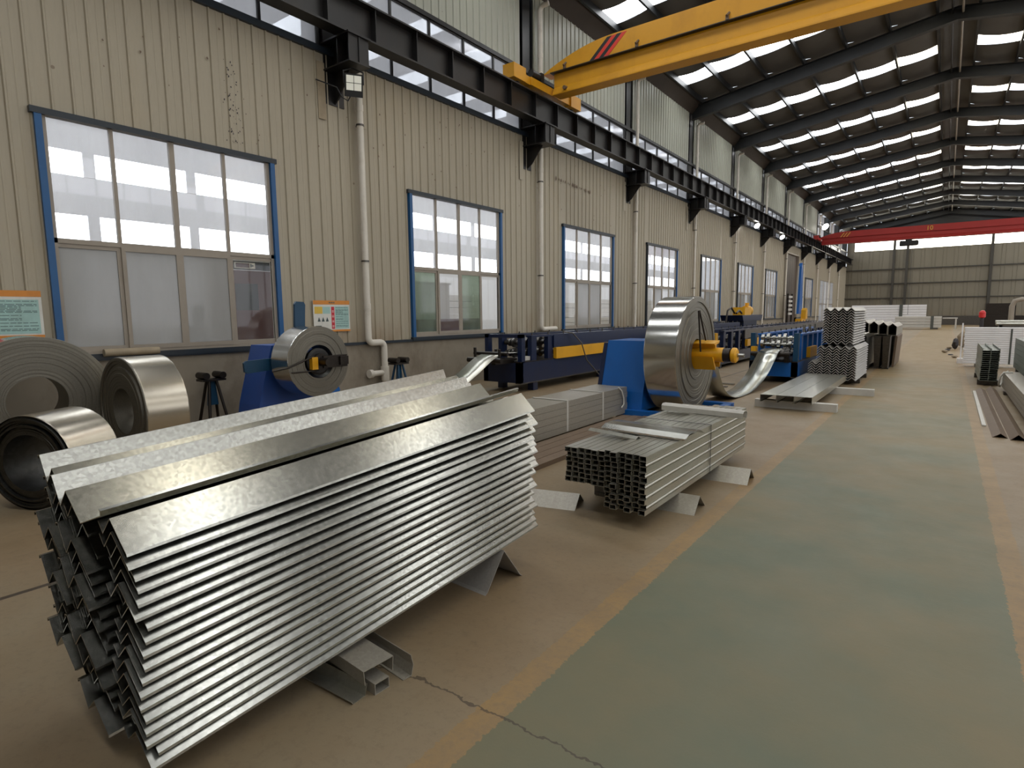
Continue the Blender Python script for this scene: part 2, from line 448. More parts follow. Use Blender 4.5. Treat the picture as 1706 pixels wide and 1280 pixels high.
# rust spots and black specks on the cladding
rs_ = random.Random(17)
def spots(pts, mat):
    m = MB()
    for (yy, zz, r) in pts:
        n = 7; c0 = WX+0.0245
        m.add([(c0, yy+r*rs_.uniform(.6, 1.1)*math.cos(2*PI*i/n), zz+r*rs_.uniform(.7, 1.6)*math.sin(2*PI*i/n)) for i in range(n)], [tuple(range(n))])
    o = obj('wall_stain', m, mat, wl); o['kind'] = 'stuff'
spots([(14.25+0.13*i+rs_.uniform(-.02, .02), 5.32-0.005*i, rs_.uniform(.02, .05)) for i in range(16)], 'rusty_brown')
spots([(4.95+rs_.gauss(0, .05)+0.09*(i % 2), 4.25+1.25*rs_.random()**1.3, rs_.uniform(.005, .013)) for i in range(70)], 'debris_dark')
spots([(rs_.uniform(1.0, 24), rs_.uniform(4.3, 5.9), rs_.uniform(.008, .018)) for i in range(120)], 'rusty_brown')
# ---------------- windows of the left wall
def big_window(no, ya, yb, lower, z0=ZS, z1=ZW, blue='trim_blue'):
    w = struct('window_%d' % no, (WX, (ya+yb)/2, z0))
    t = 0.075
    for nm, bx, mt in (('trim', (WX-0.05, WX+0.07, ya-t*.5, ya+t*.5, z0, z1+t), blue if no < 4 else 'trim_dark'),
                   ('trim', (WX-0.05, WX+0.07, yb-t*.5, yb+t*.5, z0, z1+t), blue),
                   ('head_trim', (WX-0.05, WX+0.075, ya-t, yb+t, z1, z1+t), 'trim_dark'),
                   ('sill_trim', (WX-0.05, WX+0.09, ya-t, yb+t, z0-0.03, z0+0.04), 'trim_dark')):
        obj(nm, B(*bx), mt, w)
    ya += t*.5; yb -= t*.5; z0 += 0.04
    zt = z0+(z1-z0)*0.492
    n = 4; dy = (yb-ya)/n
    fr = MB().box(WX-0.04, WX+0.02, ya, yb, zt-0.03, zt+0.03).box(WX-0.04, WX+0.02, ya, yb, z0, z0+0.04)
    fr.box(WX-0.04, WX+0.02, ya, ya+0.05, z0, z1).box(WX-0.04, WX+0.02, yb-0.05, yb, z0, z1)
    obj('frame', fr, 'alu_frame', w)
    for k in range(1, n):
        hw = 0.035 if k == 2 else 0.022
        obj('mullion', B(WX-0.03, WX+0.02, ya+k*dy-hw, ya+k*dy+hw, zt+0.03, z1), 'alu_frame' if k == 2 else 'alu_frame', w)
    for k in range(n):
        obj('pane', B(WX-0.012, WX-0.006, ya+k*dy+0.02, ya+(k+1)*dy-0.02, zt+0.03, z1), 'window_glass', w)
        a, b = ya+k*dy, ya+(k+1)*dy
        xx = WX+(0.012 if k in (1, 2) else -0.01)
        q = MB().box(xx-0.015, xx+0.015, a, a+0.05, z0+0.04, zt-0.03).box(xx-0.015, xx+0.015, b-0.05, b, z0+0.04, zt-0.03)
        q.box(xx-0.015, xx+0.015, a+0.05, b-0.05, z0+0.04, z0+0.1).box(xx-0.015, xx+0.015, a+0.05, b-0.05, zt-0.08, zt-0.03)
        sa = obj('sash', q, 'alu_frame', w)
        obj('sash_pane', B(xx-0.003, xx+0.003, a+0.05, b-0.05, z0+0.1, zt-0.08), lower[k], sa)
    return w
FG, CG, TG = 'frosted_glass', 'clear_glass', 'tinted_glass'
low = [(FG, FG, FG, CG), (TG, CG, TG, CG), (CG, FG, FG, CG), (CG, FG, CG, CG), (CG, FG, FG, CG), (FG, FG, CG, FG), (FG, FG, FG, FG)]
for i, (a, b) in enumerate(WIN): big_window(i+1, a, b, low[i])
big_window(8, WIN8[0], WIN8[1], (FG,)*4)
w9 = struct('window_9', (WX, WIN9[0], 0))
q = MB()
for k in range(5):
    yy = WIN9[0]+k*(WIN9[1]-WIN9[0])/4; q.box(WX-0.03, WX+0.03, yy-0.04, yy+0.04, 0, 4.2)
for z in (0.0, 2.1, 4.15): q.box(WX-0.03, WX+0.03, WIN9[0], WIN9[1], z, z+0.06)
obj('frame', q, 'alu_frame', w9)
for k in range(4):
    for z0, z1 in ((0.06, 2.1), (2.16, 4.15)):
        yy = WIN9[0]+k*(WIN9[1]-WIN9[0])/4; obj('pane', B(WX-0.004, WX+0.004, yy+0.04, yy+1.81, z0, z1), 'window_glass', w9)
# strip windows between lower and upper cladding, one per bay
no = 10
for i, cy in enumerate(COLY):
    ya = cy+0.32; yb = min(Y1, (COLY[i+1]-0.3) if i+1 < len(COLY) else Y1)
    if yb-ya < 1: continue
    w = struct('window_%d' % no, (WX, ya, ZT)); no += 1
    n = 5 if yb-ya > 4 else 1
    q = MB(); dy = (yb-ya)/n
    for k in range(n+1):
        yy = ya+k*dy; q.box(WX-0.04, WX+0.02, yy-0.025, yy+0.025, ZT, ZU)
    q.box(WX-0.04, WX+0.02, ya, yb, ZT, ZT+0.03).box(WX-0.04, WX+0.02, ya, yb, ZU-0.05, ZU-0.02)
    obj('frame', q, 'dark_steel', w)
    for k in range(n):
        obj('pane', B(WX-0.02, WX-0.014, ya+k*dy+0.025, ya+(k+1)*dy-0.025, ZT+0.03, ZU-0.05), 'strip_glass', w)
# brown sheet door in the left wall
dr = struct('door_1', (WX-0.1, DOOR[0], 0))
for k in range(6):
    dw = (DOOR[1]-DOOR[0])/6
    obj('door_panel', B(WX-0.14, WX-0.1, DOOR[0]+k*dw+0.01, DOOR[0]+(k+1)*dw-0.01, 0, 5.5), 'door_brown', dr)
obj('door_frame', MB().box(WX-0.15, WX+0.05, DOOR[0]-0.08, DOOR[0], 0, 5.58).box(WX-0.15, WX+0.05, DOOR[1], DOOR[1]+0.08, 0, 5.58).box(WX-0.15, WX+0.05, DOOR[0], DOOR[1], 5.5, 5.58), 'alu_frame', dr)

# ---------------- roof
RIDGE, SLOPE, EZ = -0.3, 0.15, 10.15   # ridge x, slope, deck height above the left wall
def deck(x): return EZ+SLOPE*(8.7-abs(x-RIDGE))
PX = [-8.55, -7.40, -6.10, -4.80, -3.45, -2.15, -0.85]
PXR = [2*RIDGE-x for x in PX]
ce = struct('ceiling', (0, 0, 10), None, 'dark insulated pitched roof with rows of translucent roof lights')
ang = math.atan(SLOPE)
# sagging insulation between purlins and roof lights; shared meshes per width and length
cache = {}
def roof_piece(kind, x0, x1, ylen, mat):
    w = abs(x1-x0); key = (kind, round(w, 3), round(ylen, 3), mat)
    if key not in cache:
        m = MB(); n = 6
        sag = 0.07 if kind == 'insulation_panel' else 0.025
        if kind == 'insulation_panel':
            ny = 4
        else: ny = 1
        V = []
        for j in range(ny+1):
            for i in range(n+1):
                u = i/n; t = j/ny
                z = -sag*4*u*(1-u)
                if kind == 'insulation_panel': z += 0.02*math.sin(j*2.1+u*3)
                V.append(((u-0.5)*w, t*ylen, z))
        F = [(j*(n+1)+i, j*(n+1)+i+1, (j+1)*(n+1)+i+1, (j+1)*(n+1)+i) for j in range(ny) for i in range(n)]
        m.add(V, F, True)
        cache[key] = m.mesh(kind, mat)
    return cache[key]
LX0, LX1 = 2.62, 3.62      # roof light position inside a bay, from the pipe line
for i, cy in enumerate(COLY):
    y0 = max(cy, Y0); y3 = COLY[i+1] if i+1 < len(COLY) else Y1
    if y3 <= Y0: continue
    if i == 0: y0 = Y0
    s0, s1 = cy+3.15, cy+4.1
    for side, P in ((1, PX), (-1, PXR)):
        for k in range(6):
            xa, xb = P[k], P[k+1]; xm = (xa+xb)/2; zm = (deck(xa)+deck(xb))/2
            rot = (0, -ang*side, 0)
            light = s1 < y3
            cells = [('insulation_panel', y0, s0, 'insulation'), ('insulation_panel', s1, y3, 'insulation')] if light else [('insulation_panel', y0, y3, 'insulation')]
            if light: cells.append(('roof_light', s0, s1, 'roof_light_warm' if (k == 5) else 'roof_light'))
            for kind, a, b, mt in cells:
                if b-a < 0.1: continue
                wv = abs(xb-xa)/math.cos(ang)
                o = link(kind, roof_piece(kind, 0, wv, b-a, mt), ce, (xm, a, zm-10), rot)
# ridge cap, purlins, rafters
obj('ridge_cap', MB().sheet([(PX[-1], deck(PX[-1])+.02), (RIDGE, deck(RIDGE)+.06), (PXR[-1], deck(PXR[-1])+.02)], 0.02, Y0, Y1), 'insulation', ce)
for x in PX+PXR:
    z = deck(x)
    obj('purlin', MB().box(x-0.035, x+0.035, Y0, Y1, z-0.2, z+0.01), 'rafter_steel', ce)
obj('ridge_pipe', MB().cyl((RIDGE+0.12, Y0, 11.1), (RIDGE+0.12, Y1, 11.1), 0.035, 8), 'alu_frame', ce)
obj('ridge_conduit', MB().cyl((RIDGE-0.15, Y0, 11.12), (RIDGE-0.15, Y1, 11.12), 0.03, 8), 'dark_steel', ce)
def rafter_mesh():
    m = MB()
    for s in (1, -1):
        def X(x): return RIDGE+(x-RIDGE)*s
        xe, xr = WX+0.02, RIDGE
        def top(x): return deck(x)-0.2
        db = {xe: 0.48, -7.2: 0.48, xr: 0.38}
        xs = [xe, -7.2, xr]
        T = [(X(x), top(x)) for x in xs]; Bt = [(X(x), top(x)-db[x]) for x in xs]
        m.prism(T+Bt[::-1], -0.006, 0.006)
        for line, dz in ((T, 0.016), (Bt, -0.016)):
            for (xa, za), (xb, zb) in zip(line, line[1:]):
                m.prism([(xa, za), (xb, zb), (xb, zb+dz), (xa, za+dz)], -0.11, 0.11)
        for x in (-7.2, -4.8, -2.2):
            pass
    return m.mesh('rafter', 'rafter_steel', (0, 0, 10))
RM = rafter_mesh()
for cy in COLY:
    link('rafter', RM, ce, (0, cy, 0))

# ---------------- back wall
wb = struct('wall_back', (0, Y1, 0), None, 'dull grey ribbed sheet gable wall with dark girts and a bright window band')
def back_sheet(xa, xb, z0, z1, mat='grey_sheet'):
    prof = [(xa, Y1)]; k = math.ceil((xa+0.05)/0.3)
    while k*0.3 < xb-0.05:
        x = k*0.3; prof += [(x-0.03, Y1), (x-0.014, Y1-0.03), (x+0.014, Y1-0.03), (x+0.03, Y1)]; k += 1
    prof.append((xb, Y1)); q = len(prof)
    m = MB().add([(p[0], p[1], z0) for p in prof]+[(p[0], p[1], z1) for p in prof], [(i, q+i, q+i+1, i+1) for i in range(q-1)])
    m.add([(xa, Y1+.03, z0), (xb, Y1+.03, z0), (xb, Y1+.03, z1), (xa, Y1+.03, z1)], [(0, 1, 2, 3)])
    return obj('cladding_sheet', m, mat, wb)
xx = WX
while xx < RX-0.01:
    nx = min(RX, xx+0.9)
    back_sheet(xx, nx, 0.0, 7.72); xx = nx
obj('gable_panel', MB().prism([(WX, 8.66), (RX, 8.66), (RX, 10.1), (RIDGE, 11.5), (WX, 10.1)], Y1, Y1+0.04), 'rafter_steel', wb)
for z in (2.75, 4.25, 5.73): obj('girt', B(WX, RX, Y1-0.12, Y1-0.03, z-0.05, z+0.05), 'column_brown', wb)
for x in (-4.7, -3.55, 3.15): obj('column', B(x-0.11, x+0.11, Y1-0.34, Y1-0.04, 0, 8.7), 'column_brown', wb)
obj('base_rail', B(WX, RX, Y1-0.2, Y1-0.03, 0, 0.9), 'steel_dark', wb)
wbw = struct('window_40', (WX, Y1, 7.7))
n = 18; x0, x1 = -8.3, RX-0.1
for k in range(n):
    a = x0+(x1-x0)*k/n; b = x0+(x1-x0)*(k+1)/n
    obj('pane', B(a+0.02, b-0.02, Y1-0.01, Y1, 7.74, 8.64), 'gable_light', wbw)
obj('frame', MB().box(WX, x0, Y1-0.02, Y1+0.03, 7.7, 8.68).box(WX, RX, Y1-0.03, Y1+0.03, 7.68, 7.74).box(WX, RX, Y1-0.03, Y1+0.03, 8.62, 8.68), 'grey_sheet', wbw)
# ---------------- front wall (behind the camera) and right wall
wf = struct('wall_front', (0, Y0, 0), None, 'grey ribbed sheet wall behind the viewer')
obj('cladding_panel', MB().prism([(WX, 0), (RX, 0), (RX, 10.1), (RIDGE, 11.5), (WX, 10.1)], Y0-0.05, Y0), 'grey_sheet', wf)
wr = struct('wall_right', (RX, 0, 0), None, 'beige sheet wall with two window bands facing the coil racks')
for z0, z1 in ((0, 1.1), (4.0, 6.2), (7.6, 10.2)):
    obj('cladding_panel', B(RX, RX+0.05, Y0, Y1, z0, z1), 'beige_sheet', wr)
for i, cy in enumerate(COLY):
    nxt = COLY[i+1] if i+1 < len(COLY) else Y1
    w = struct('window_%d' % (50+i), (RX, cy, 1.1))
    q = MB()
    for z0, z1 in ((1.1, 4.0), (6.2, 7.6)):
        q.box(RX-0.02, RX+0.05, cy-0.05, cy+(1.4 if z0 < 2 else 0.3), z0, z1)
        for k in range(6):
            a = cy+(1.4 if z0 < 2 else 0.3)+k*(nxt-cy-(1.4 if z0 < 2 else 0.3))/6
            b = a+(nxt-cy-(1.4 if z0 < 2 else 0.3))/6
            obj('pane', B(RX, RX+0.01, a+0.03, b-0.03, z0+.03, z1-.03), 'window_dim' if z0 < 2 else 'window_right', w)
            q.box(RX-0.02, RX+0.04, b-0.03, b+0.03, z0, z1)
    obj('frame', q, 'alu_frame', w)

# ---------------- neighbouring bay seen through the windows
AX = -26.0
wa = struct('wall_annex', (AX, 0, 0), None, 'pale wall of the neighbouring hall seen through the windows')
for z0, z1 in ((0, 4.45), (5.36, 6.76), (7.64, 12.0)):
    obj('cladding_panel', B(AX-0.05, AX, Y0, Y1, z0, z1), 'annex_sheet', wa)
bay = 3.67
k0 = -4
for k in range(-4, 20):
    c = 8.74+bay*k
    if c+bay > Y1 or c < Y0: continue
    w = struct('window_%d' % (80+k), (AX, c, 4.45))
    for z0, z1 in ((4.45, 5.36), (6.76, 7.64)):
        obj('frame', B(AX-0.05, AX+0.02, c-0.19, c+0.19, z0, z1), 'annex_sheet', w)
        for j in range(4):
            a = c+0.19+j*(bay-0.38)/4
            obj('pane', B(AX-0.02, AX-0.01, a+0.015, a+(bay-0.38)/4-0.015, z0, z1), 'window_daylight', w)
ca = struct('ceiling_annex', (0, 0, 12), None, 'pale roof of the neighbouring hall with added unseen roof lights')
y = Y0
obj('roof_panel', B(AX, -22.0, Y0, Y1, 12.0, 12.06), 'annex_sheet', ca)
obj('roof_panel', B(-13.0, WX-0.4, Y0, Y1, 12.0, 12.06), 'annex_sheet', ca)
while y < Y1:
    nb = min(Y1, y+3.0)
    obj('roof_panel', B(-22, -13, y, min(Y1, y+1.9), 12.0, 12.06), 'annex_sheet', ca)
    if y+1.9 < nb: obj('roof_light', B(-22, -13, y+1.9, nb, 12.0, 12.03), 'roof_light', ca)  # unseen glowing strips, added to light the neighbouring hall
    y = nb
obj('end_wall', B(AX, WX-0.3, Y0-0.05, Y0, 0, 12), 'annex_sheet', wa)
obj('end_wall', B(AX, WX-0.3, Y1, Y1+0.05, 0, 12), 'annex_sheet', wa)
obj('upper_wall', B(WX-0.5, WX-0.42, Y0, Y1, 9.9, 12.0), 'annex_sheet', wa)

# ================================================================== THINGS
# ---------------- crane runway beam with its wall brackets
BX = -8.45
rb = thing('crane_runway_beam', 'long black steel crane runway beam carried on brackets along the left wall', 'beam', (BX, 0, 6.3))
obj('web', B(BX-0.008, BX+0.008, Y0, Y1-0.5, 6.32, 6.87), 'dark_steel', rb)
obj('bottom_flange', B(BX-0.14, BX+0.14, Y0, Y1-0.5, 6.29, 6.32), 'dark_steel', rb)
obj('top_flange', B(BX-0.16, BX+0.16, Y0, Y1-0.5, 6.86, 6.89), 'dark_steel', rb)
obj('rail', MB().prism([(BX-0.05, 6.89), (BX+0.05, 6.89), (BX+0.025, 6.92), (BX+0.03, 6.97), (BX-0.03, 6.97), (BX-0.025, 6.92)], Y0, Y1-0.5), 'steel_dark', rb)
stf = MB().box(0.008, 0.135, -0.008, 0.008, 0.0, 0.54).mesh('stiffener', 'dark_steel')
k = 0
yy = Y0+0.4
while yy < Y1-1:
    link('stiffener', stf, rb, (0, yy, 0.02)); yy += 0.995
brm = MB()
brm.box(-0.02, 0.76, -0.24, 0.24, -0.03, 0.0).box(-0.02, 0.74, -0.22, 0.22, -0.47, -0.445)
brm.box(-0.02, 0.74, -0.012, 0.012, -0.445, -0.03).box(0.40, 0.42, -0.21, 0.21, -0.445, -0.03).box(0.70, 0.72, -0.21, 0.21, -0.445, -0.03)
brm.prism([(-0.02, -0.47), (0.50, -0.47), (0.40, -0.58), (0.16, -0.88), (-0.02, -1.0)], -0.014, 0.014)
brm.box(-0.02, 0.02, -0.2, 0.2, -1.0, 0.3)
brmesh = brm.mesh('bracket', 'dark_steel')
for cy in COLY:
    if cy < Y1-0.6: link('bracket', brmesh, rb, (WX-BX, cy, -0.01))

# ---------------- rain pipes, one per frame
ordn = ['', 'second', 'nearest', 'next', 'third', 'fourth', 'fifth', 'sixth', 'seventh', 'eighth', 'ninth', 'tenth', 'eleventh', 'twelfth']
where = {2: 'below the floodlight, swan-necked at the dado', 3: 'below the yellow crane, turning sideways'}
def arc(c, r, a0, a1, plane, n=6):
    out = []
    for i in range(n+1):
        a = a0+(a1-a0)*i/n
        d = (math.cos(a)*r, math.sin(a)*r)
        out.append((c[0], c[1]+d[0], c[2]+d[1]) if plane == 'yz' else (c[0]+d[0], c[1], c[2]+d[1]))
    return out
for i, py in enumerate(PIPEY):
    if i < 2 or i > 12: continue
    lab = 'white plastic rain pipe on the left wall, ' + (where.get(i) or ('first one past the yellow crane girder' if i == 4 else '%s frame counted from the floodlight' % ordn[i]))
    t = thing('rain_pipe', lab, 'pipe', (WX+0.13, py, 0), 'rain pipes on the left wall')
    x = WX+0.13
    r = 0.062 if i < 4 else 0.055
    top = [(x+0.25, py+0.02, 9.42)]+arc((x+0.12, py, 9.28), 0.12, PI/2, PI, 'xz')
    if i == 2:
        body = [(x, py, 1.35)]+arc((x, py+0.1, 1.16), 0.1, PI, 1.5*PI, 'yz')+arc((x, py+0.28, 0.96), 0.1, PI/2, 0, 'yz')+[(x, py+0.38, 0.03)]
    elif i == 3:
        body = [(x, py, 1.35)]+arc((x, py+0.1, 1.26), 0.1, PI, 1.5*PI, 'yz')+[(x, py+0.75, 1.16)]
    else: body = [(x, py, 0.05)]
    obj('pipe', MB().tube(top+[(x, py, 9.0), (x, py, 6.0)]+body, r, 14), 'pvc_pipe', t)
    for z in (5.05, 2.6):
        obj('clamp', MB().cyl((x, py, z-0.015), (x, py, z+0.015), r+0.012, 14).box(WX+0.02, x, py-0.012, py+0.012, z-0.01, z+0.01), 'steel_dark', t)
    for z in (5.35, 1.75, 8.2):
        obj('coupling', MB().cyl((x, py, z-0.06), (x, py, z+0.06), r+0.008, 14), 'pvc_pipe', t)
    if i == 2:
        obj('tee', MB().cyl((x, py+0.38, 0.30), (x, py+0.38, 0.58), r+0.02, 14).cyl((x, py+0.38, 0.46), (x, py+0.02, 0.46), r*0.9, 12).cyl((x, py+0.06, 0.46), (x, py-0.02, 0.46), r+0.02, 12), 'pvc_pipe', t)

# ---------------- floodlight on the first bracket
fz = 5.52
fc = Vector((WX+0.60, 6.86, fz))
t = thing('floodlight', 'square LED floodlight hanging under the nearest runway bracket', 'light', (fc.x, fc.y, fz-0.2))
fn = Vector((0.78, -0.52, -0.30)).normalized(); fs = Vector((0, 0, 1)).cross(fn).normalized(); fu = fn.cross(fs)
def slab(n0, n1, hs, u0, u1):
    return [fc+fn*a_+fs*s_+fu*u_ for a_ in (n0, n1) for s_ in (-hs, hs) for u_ in (u0, u1)]
FB = [(0, 1, 3, 2), (4, 6, 7, 5), (0, 4, 5, 1), (2, 3, 7, 6), (0, 2, 6, 4), (1, 5, 7, 3)]
obj('housing', MB().add(slab(-0.06, 0.03, 0.15, -0.20, 0.155), FB), 'black_paint', t)
obj('lens', MB().add(slab(0.031, 0.036, 0.125, -0.10, 0.13), FB), 'flood_lens', t)
obj('lens_grid', MB().add(slab(0.036, 0.039, 0.004, -0.10, 0.13), FB).add(slab(0.036, 0.039, 0.125, 0.01, 0.018), FB), 'black_paint', t)
obj('yoke', MB().tube([fc-fs*0.16, fc-fs*0.165+Vector((0, 0, 0.2)), fc+Vector((-0.05, 0, 0.27)), fc+fs*0.165+Vector((0, 0, 0.2)), fc+fs*0.16], 0.014, 6), 'dark_steel', t)
obj('cable', MB().tube([fc-fn*0.06-fu*0.1, fc-fs*0.1-fu*0.27, fc-fs*0.2-fu*0.22, fc-fs*0.22-fu*0.05+Vector((-0.1, 0, 0)), (WX+0.05, 6.5, fz+0.1)], 0.012, 6), 'cable_black', t)

# ---------------- lit lamps far along the wall
for (yy, zz, lab) in ((54.9, 8.4, 'glowing high lamp on the wall above the red crane end'), (33.6, 6.12, 'small lit lamp under the runway beam, nearer of two'), (39.6, 6.1, 'small lit lamp under the runway beam, farther of two')):
    r = 0.3 if zz > 8 else 0.16
    t = thing('wall_lamp', lab, 'lamp', (-8.45, yy, zz-r), 'lit lamps along the left wall')
    obj('reflector', MB().lathe([(r*0.3, 0.32), (r*0.4, 0.25), (r, 0.0), (r*1.05, -0.01), (r*0.95, 0.0)], (-8.45, yy, zz), (-0.6, 0.5, 0.62), 20), 'alu_frame', t)
    obj('lamp_lens', MB().lathe([(0.0, -0.02), (r*0.6, -0.015), (r*0.95, 0.0)], (-8.45, yy, zz), (-0.6, 0.5, 0.62), 20), 'lamp_lit', t)
    obj('arm', MB().cyl((-8.6, yy+0.15, zz+0.2), (-8.98, yy+0.2, zz+0.35), 0.025, 8), 'dark_steel', t)

# ---------------- overhead cranes
def crane(name, label, yc, mat, zb, hgt, far=False):
    t = thing(name, label, 'crane', (BX, yc, 6.97))
    xr = RX-0.6
    zt = zb+hgt*0.52; ztop = zb+hgt
    # end carriages with wheels
    for x in (BX, xr):
        e = obj('end_carriage', MB().box(x-0.13, x+0.13, yc-1.05, yc+0.75, 7.02, 7.2).box(x-0.16, x+0.16, yc-1.78, yc-1.3, 6.99, 7.30).box(x-0.17, x+0.17, yc+0.75, yc+1.25, 6.99, 7.30).box(x-0.1, x+0.1, yc-1.25, yc-1.0, 7.02, 7.2), mat, t)
        for yy in (yc-1.45, yc+1.0):
            obj('wheel', MB().cyl((x-0.06, yy, 7.09), (x+0.06, yy, 7.09), 0.12, 16), 'steel_dark', t)
        obj('buffer', MB().cyl((x, yc+1.25, 7.15), (x, yc+1.34, 7.15), 0.05, 10), 'black_paint', t)
        obj('drive_motor', MB().cyl((x+0.05, yc-0.95, 7.33), (x+0.05, yc-0.6, 7.33), 0.09, 12).box(x-0.06, x+0.14, yc-0.62, yc-0.5, 7.2, 7.42), 'black_paint', t)
    # lower girder: sloped sides, bottom flange
    x0, x1 = BX+0.18, xr-0.1
    def gp(y): return y
    hw = 0.10
    prof = [(yc-hw, zb+0.20), (yc-hw-0.02, zb+0.17), (yc-hw-0.09, zb+0.03), (yc-hw-0.09, zb), (yc+hw+0.09, zb), (yc+hw+0.09, zb+0.03), (yc+hw+0.02, zb+0.17), (yc+hw, zb+0.20), (yc+hw, zt), (yc-hw, zt)]
    obj('lower_girder', MB().prism(prof, x0, x1, 'x'), mat, t)
    obj('girder_flange', B(x0-0.05, x1+0.05, yc-0.22, yc+0.22, zt, zt+0.02), 'black_paint' if not far else mat, t)
    # upper girder with rounded shoulders
    pts = []
    n = 10
    for i in range(n+1):
        u = i/n; pts.append((BX-0.1+1.95*u, zt+0.02+(ztop-zt-0.02)*math.sin(u*PI/2)**0.85))
    pts += [(xr-(x-BX), z) for x, z in reversed(pts)]
    poly = pts
    obj('upper_girder', MB().prism(poly, yc-0.19, yc+0.19), mat, t)
    if not far:
        # slanted hazard stripes on the near face, black / red / black / red
        xs = -7.22
        for k, mt in enumerate(('black_paint', 'stripe_red', 'black_paint', 'stripe_red')):
            a = xs+k*0.125; sl = 0.62; zA, zB = zt+0.03, ztop-0.035
            obj('hazard_stripe', MB().prism([(a, zA), (a+0.125, zA), (a+0.125+sl*0.75, zB), (a+sl*0.75, zB)], yc-0.196, yc-0.19), mt, t)
        for x in (-7.9, -6.0, -4.0, -2.0, 0.5, 3.0):
            obj('lug', MB().box(x-0.03, x+0.03, yc-0.24, yc-0.19, zt+0.02, zt+0.1).cyl((x, yc-0.27, zt+0.08), (x+0.03, yc-0.19, zt+0.16), 0.025, 8), 'rusty_brown', t)
        obj('lug', MB().cyl((-7.9, yc-hw-0.14, zb+0.1), (-7.9, yc-hw-0.02, zb+0.12), 0.045, 10), 'rusty_brown', t)
    else:
        for k in range(3):
            a = -7.0+k*0.2
            obj('stripe', MB().prism([(a, zt+0.02), (a+0.06, zt+0.02), (a+0.30, ztop-0.1), (a+0.24, ztop-0.1)], yc-0.198, yc-0.19), 'sign_gold', t)
        cu = bpy.data.curves.new('lettering', 'FONT'); cu.body = '10'; cu.size = 0.42; cu.extrude = 0.004
        cu.materials.append(MATS['sign_gold'])
        tmp = bpy.data.objects.new('lettering_curve', cu); COL.objects.link(tmp)
        bpy.context.view_layer.update()
        lm = bpy.data.meshes.new_from_object(tmp.evaluated_get(bpy.context.evaluated_depsgraph_get()))
        bpy.data.objects.remove(tmp)
        link('lettering', lm, t, (-1.55-BX, -0.2, zt+0.08-6.97), (PI/2, 0, 0))
        # trolley and hoist block
        h = obj('hoist', MB().box(-3.1, -1.95, yc-0.25, yc+0.25, zb-0.42, zb-0.16).cyl((-3.1, yc, zb-0.28), (-2.0, yc, zb-0.28), 0.2, 16).box(-2.75, -2.35, yc-0.2, yc+0.2, zb-0.16, zb+0.0), 'black_paint', t)
        obj('cable', MB().cyl((-2.3, yc-0.2, 1.2), (-2.3, yc-0.2, zb-0.4), 0.012, 6), 'cable_black', t)
    return t
crane('overhead_crane', 'yellow overhead crane girder with black and red slanted stripes', 13.15, 'crane_yellow', 7.0, 1.0)
crane('overhead_crane', 'red overhead crane girder with hoist near the back wall', 52.6, 'crane_red', 6.70, 0.92, True)

# ---------------- notice boards
def board(name, label, ya, yb, z0, z1, small=False):
    t = thing(name, label, 'notice board', (WX+0.04, (ya+yb)/2, z0))
    x = WX+0.045; w = yb-ya; h = z1-z0
    obj('panel', B(x-0.015, x, ya, yb, z0, z1), 'sign_white', t)
    obj('header_band', B(x, x+0.002, ya, yb, z1-h*0.13, z1), 'orange_tint', t)
    obj('footer_band', B(x, x+0.002, ya, yb, z0, z0+h*0.06), 'orange_tint', t)
    obj('title_text', MB().box(x+0.002, x+0.003, ya+w*0.42, ya+w*0.47, z1-h*0.09, z1-h*0.045).box(x+0.002, x+0.003, ya+w*0.48, ya+w*0.53, z1-h*0.09, z1-h*0.045).box(x+0.002, x+0.003, ya+w*0.54, ya+w*0.58, z1-h*0.09, z1-h*0.045), 'rusty_brown', t)
    obj('red_band', B(x, x+0.002, ya+w*0.48, ya+w*0.565, z0+h*0.09, z1-h*0.2), 'sign_red', t)
    q = MB()
    for k in range(4):
        zz = z0+h*(0.14+0.16*k)
        for j in range(3): q.box(x+0.002, x+0.003, ya+w*0.495, ya+w*0.55, zz+j*h*0.025, zz+j*h*0.025+h*0.012)
    obj('band_text', q, 'sign_pale', t)
    obj('text_panel', B(x, x+0.002, ya+w*0.58, ya+w*0.97, z0+h*0.09, z1-h*0.19), 'sign_teal', t)
    q = MB(); rnd = random.Random(3)
    zz = z1-h*0.23
    while zz > z0+h*0.13:
        yy = ya+w*0.60
        end = ya+w*(0.95 if rnd.random() < 0.7 else 0.8)
        while yy < end:
            l = w*rnd.uniform(0.03, 0.09); q.box(x+0.002, x+0.003, yy, min(end, yy+l), zz, zz+h*0.011); yy += l+w*0.012
        zz -= h*(0.028 if rnd.random() < 0.75 else 0.065)
    obj('body_text', q, 'sign_ink', t)
    obj('left_panel', B(x, x+0.002, ya+w*0.03, ya+w*0.24, z1-h*0.42, z1-h*0.2), 'sign_gold', t)
    obj('left_panel', B(x, x+0.002, ya+w*0.25, ya+w*0.45, z1-h*0.42, z1-h*0.2), 'sign_teal', t)
    q = MB()
    for k in range(3):
        c = ya+w*(0.14+0.11*k); q.prism([(c-w*0.04, z0+h*0.33), (c+w*0.04, z0+h*0.33), (c, z0+h*0.47)], x+0.002, x+0.003, 'x')
    obj('warning_icons', q, 'sign_ink', t)
    obj('left_panel', B(x, x+0.002, ya+w*0.04, ya+w*0.2, z0+h*0.10, z0+h*0.20), 'sign_ink', t)
board('notice_board', 'orange-edged safety notice board left of the nearest window', 1.33, 2.37, 1.36, 1.93)
board('notice_board', 'orange-edged safety notice board between the nearest window and rain pipe', 6.22, 7.0, 1.30, 1.86, True)

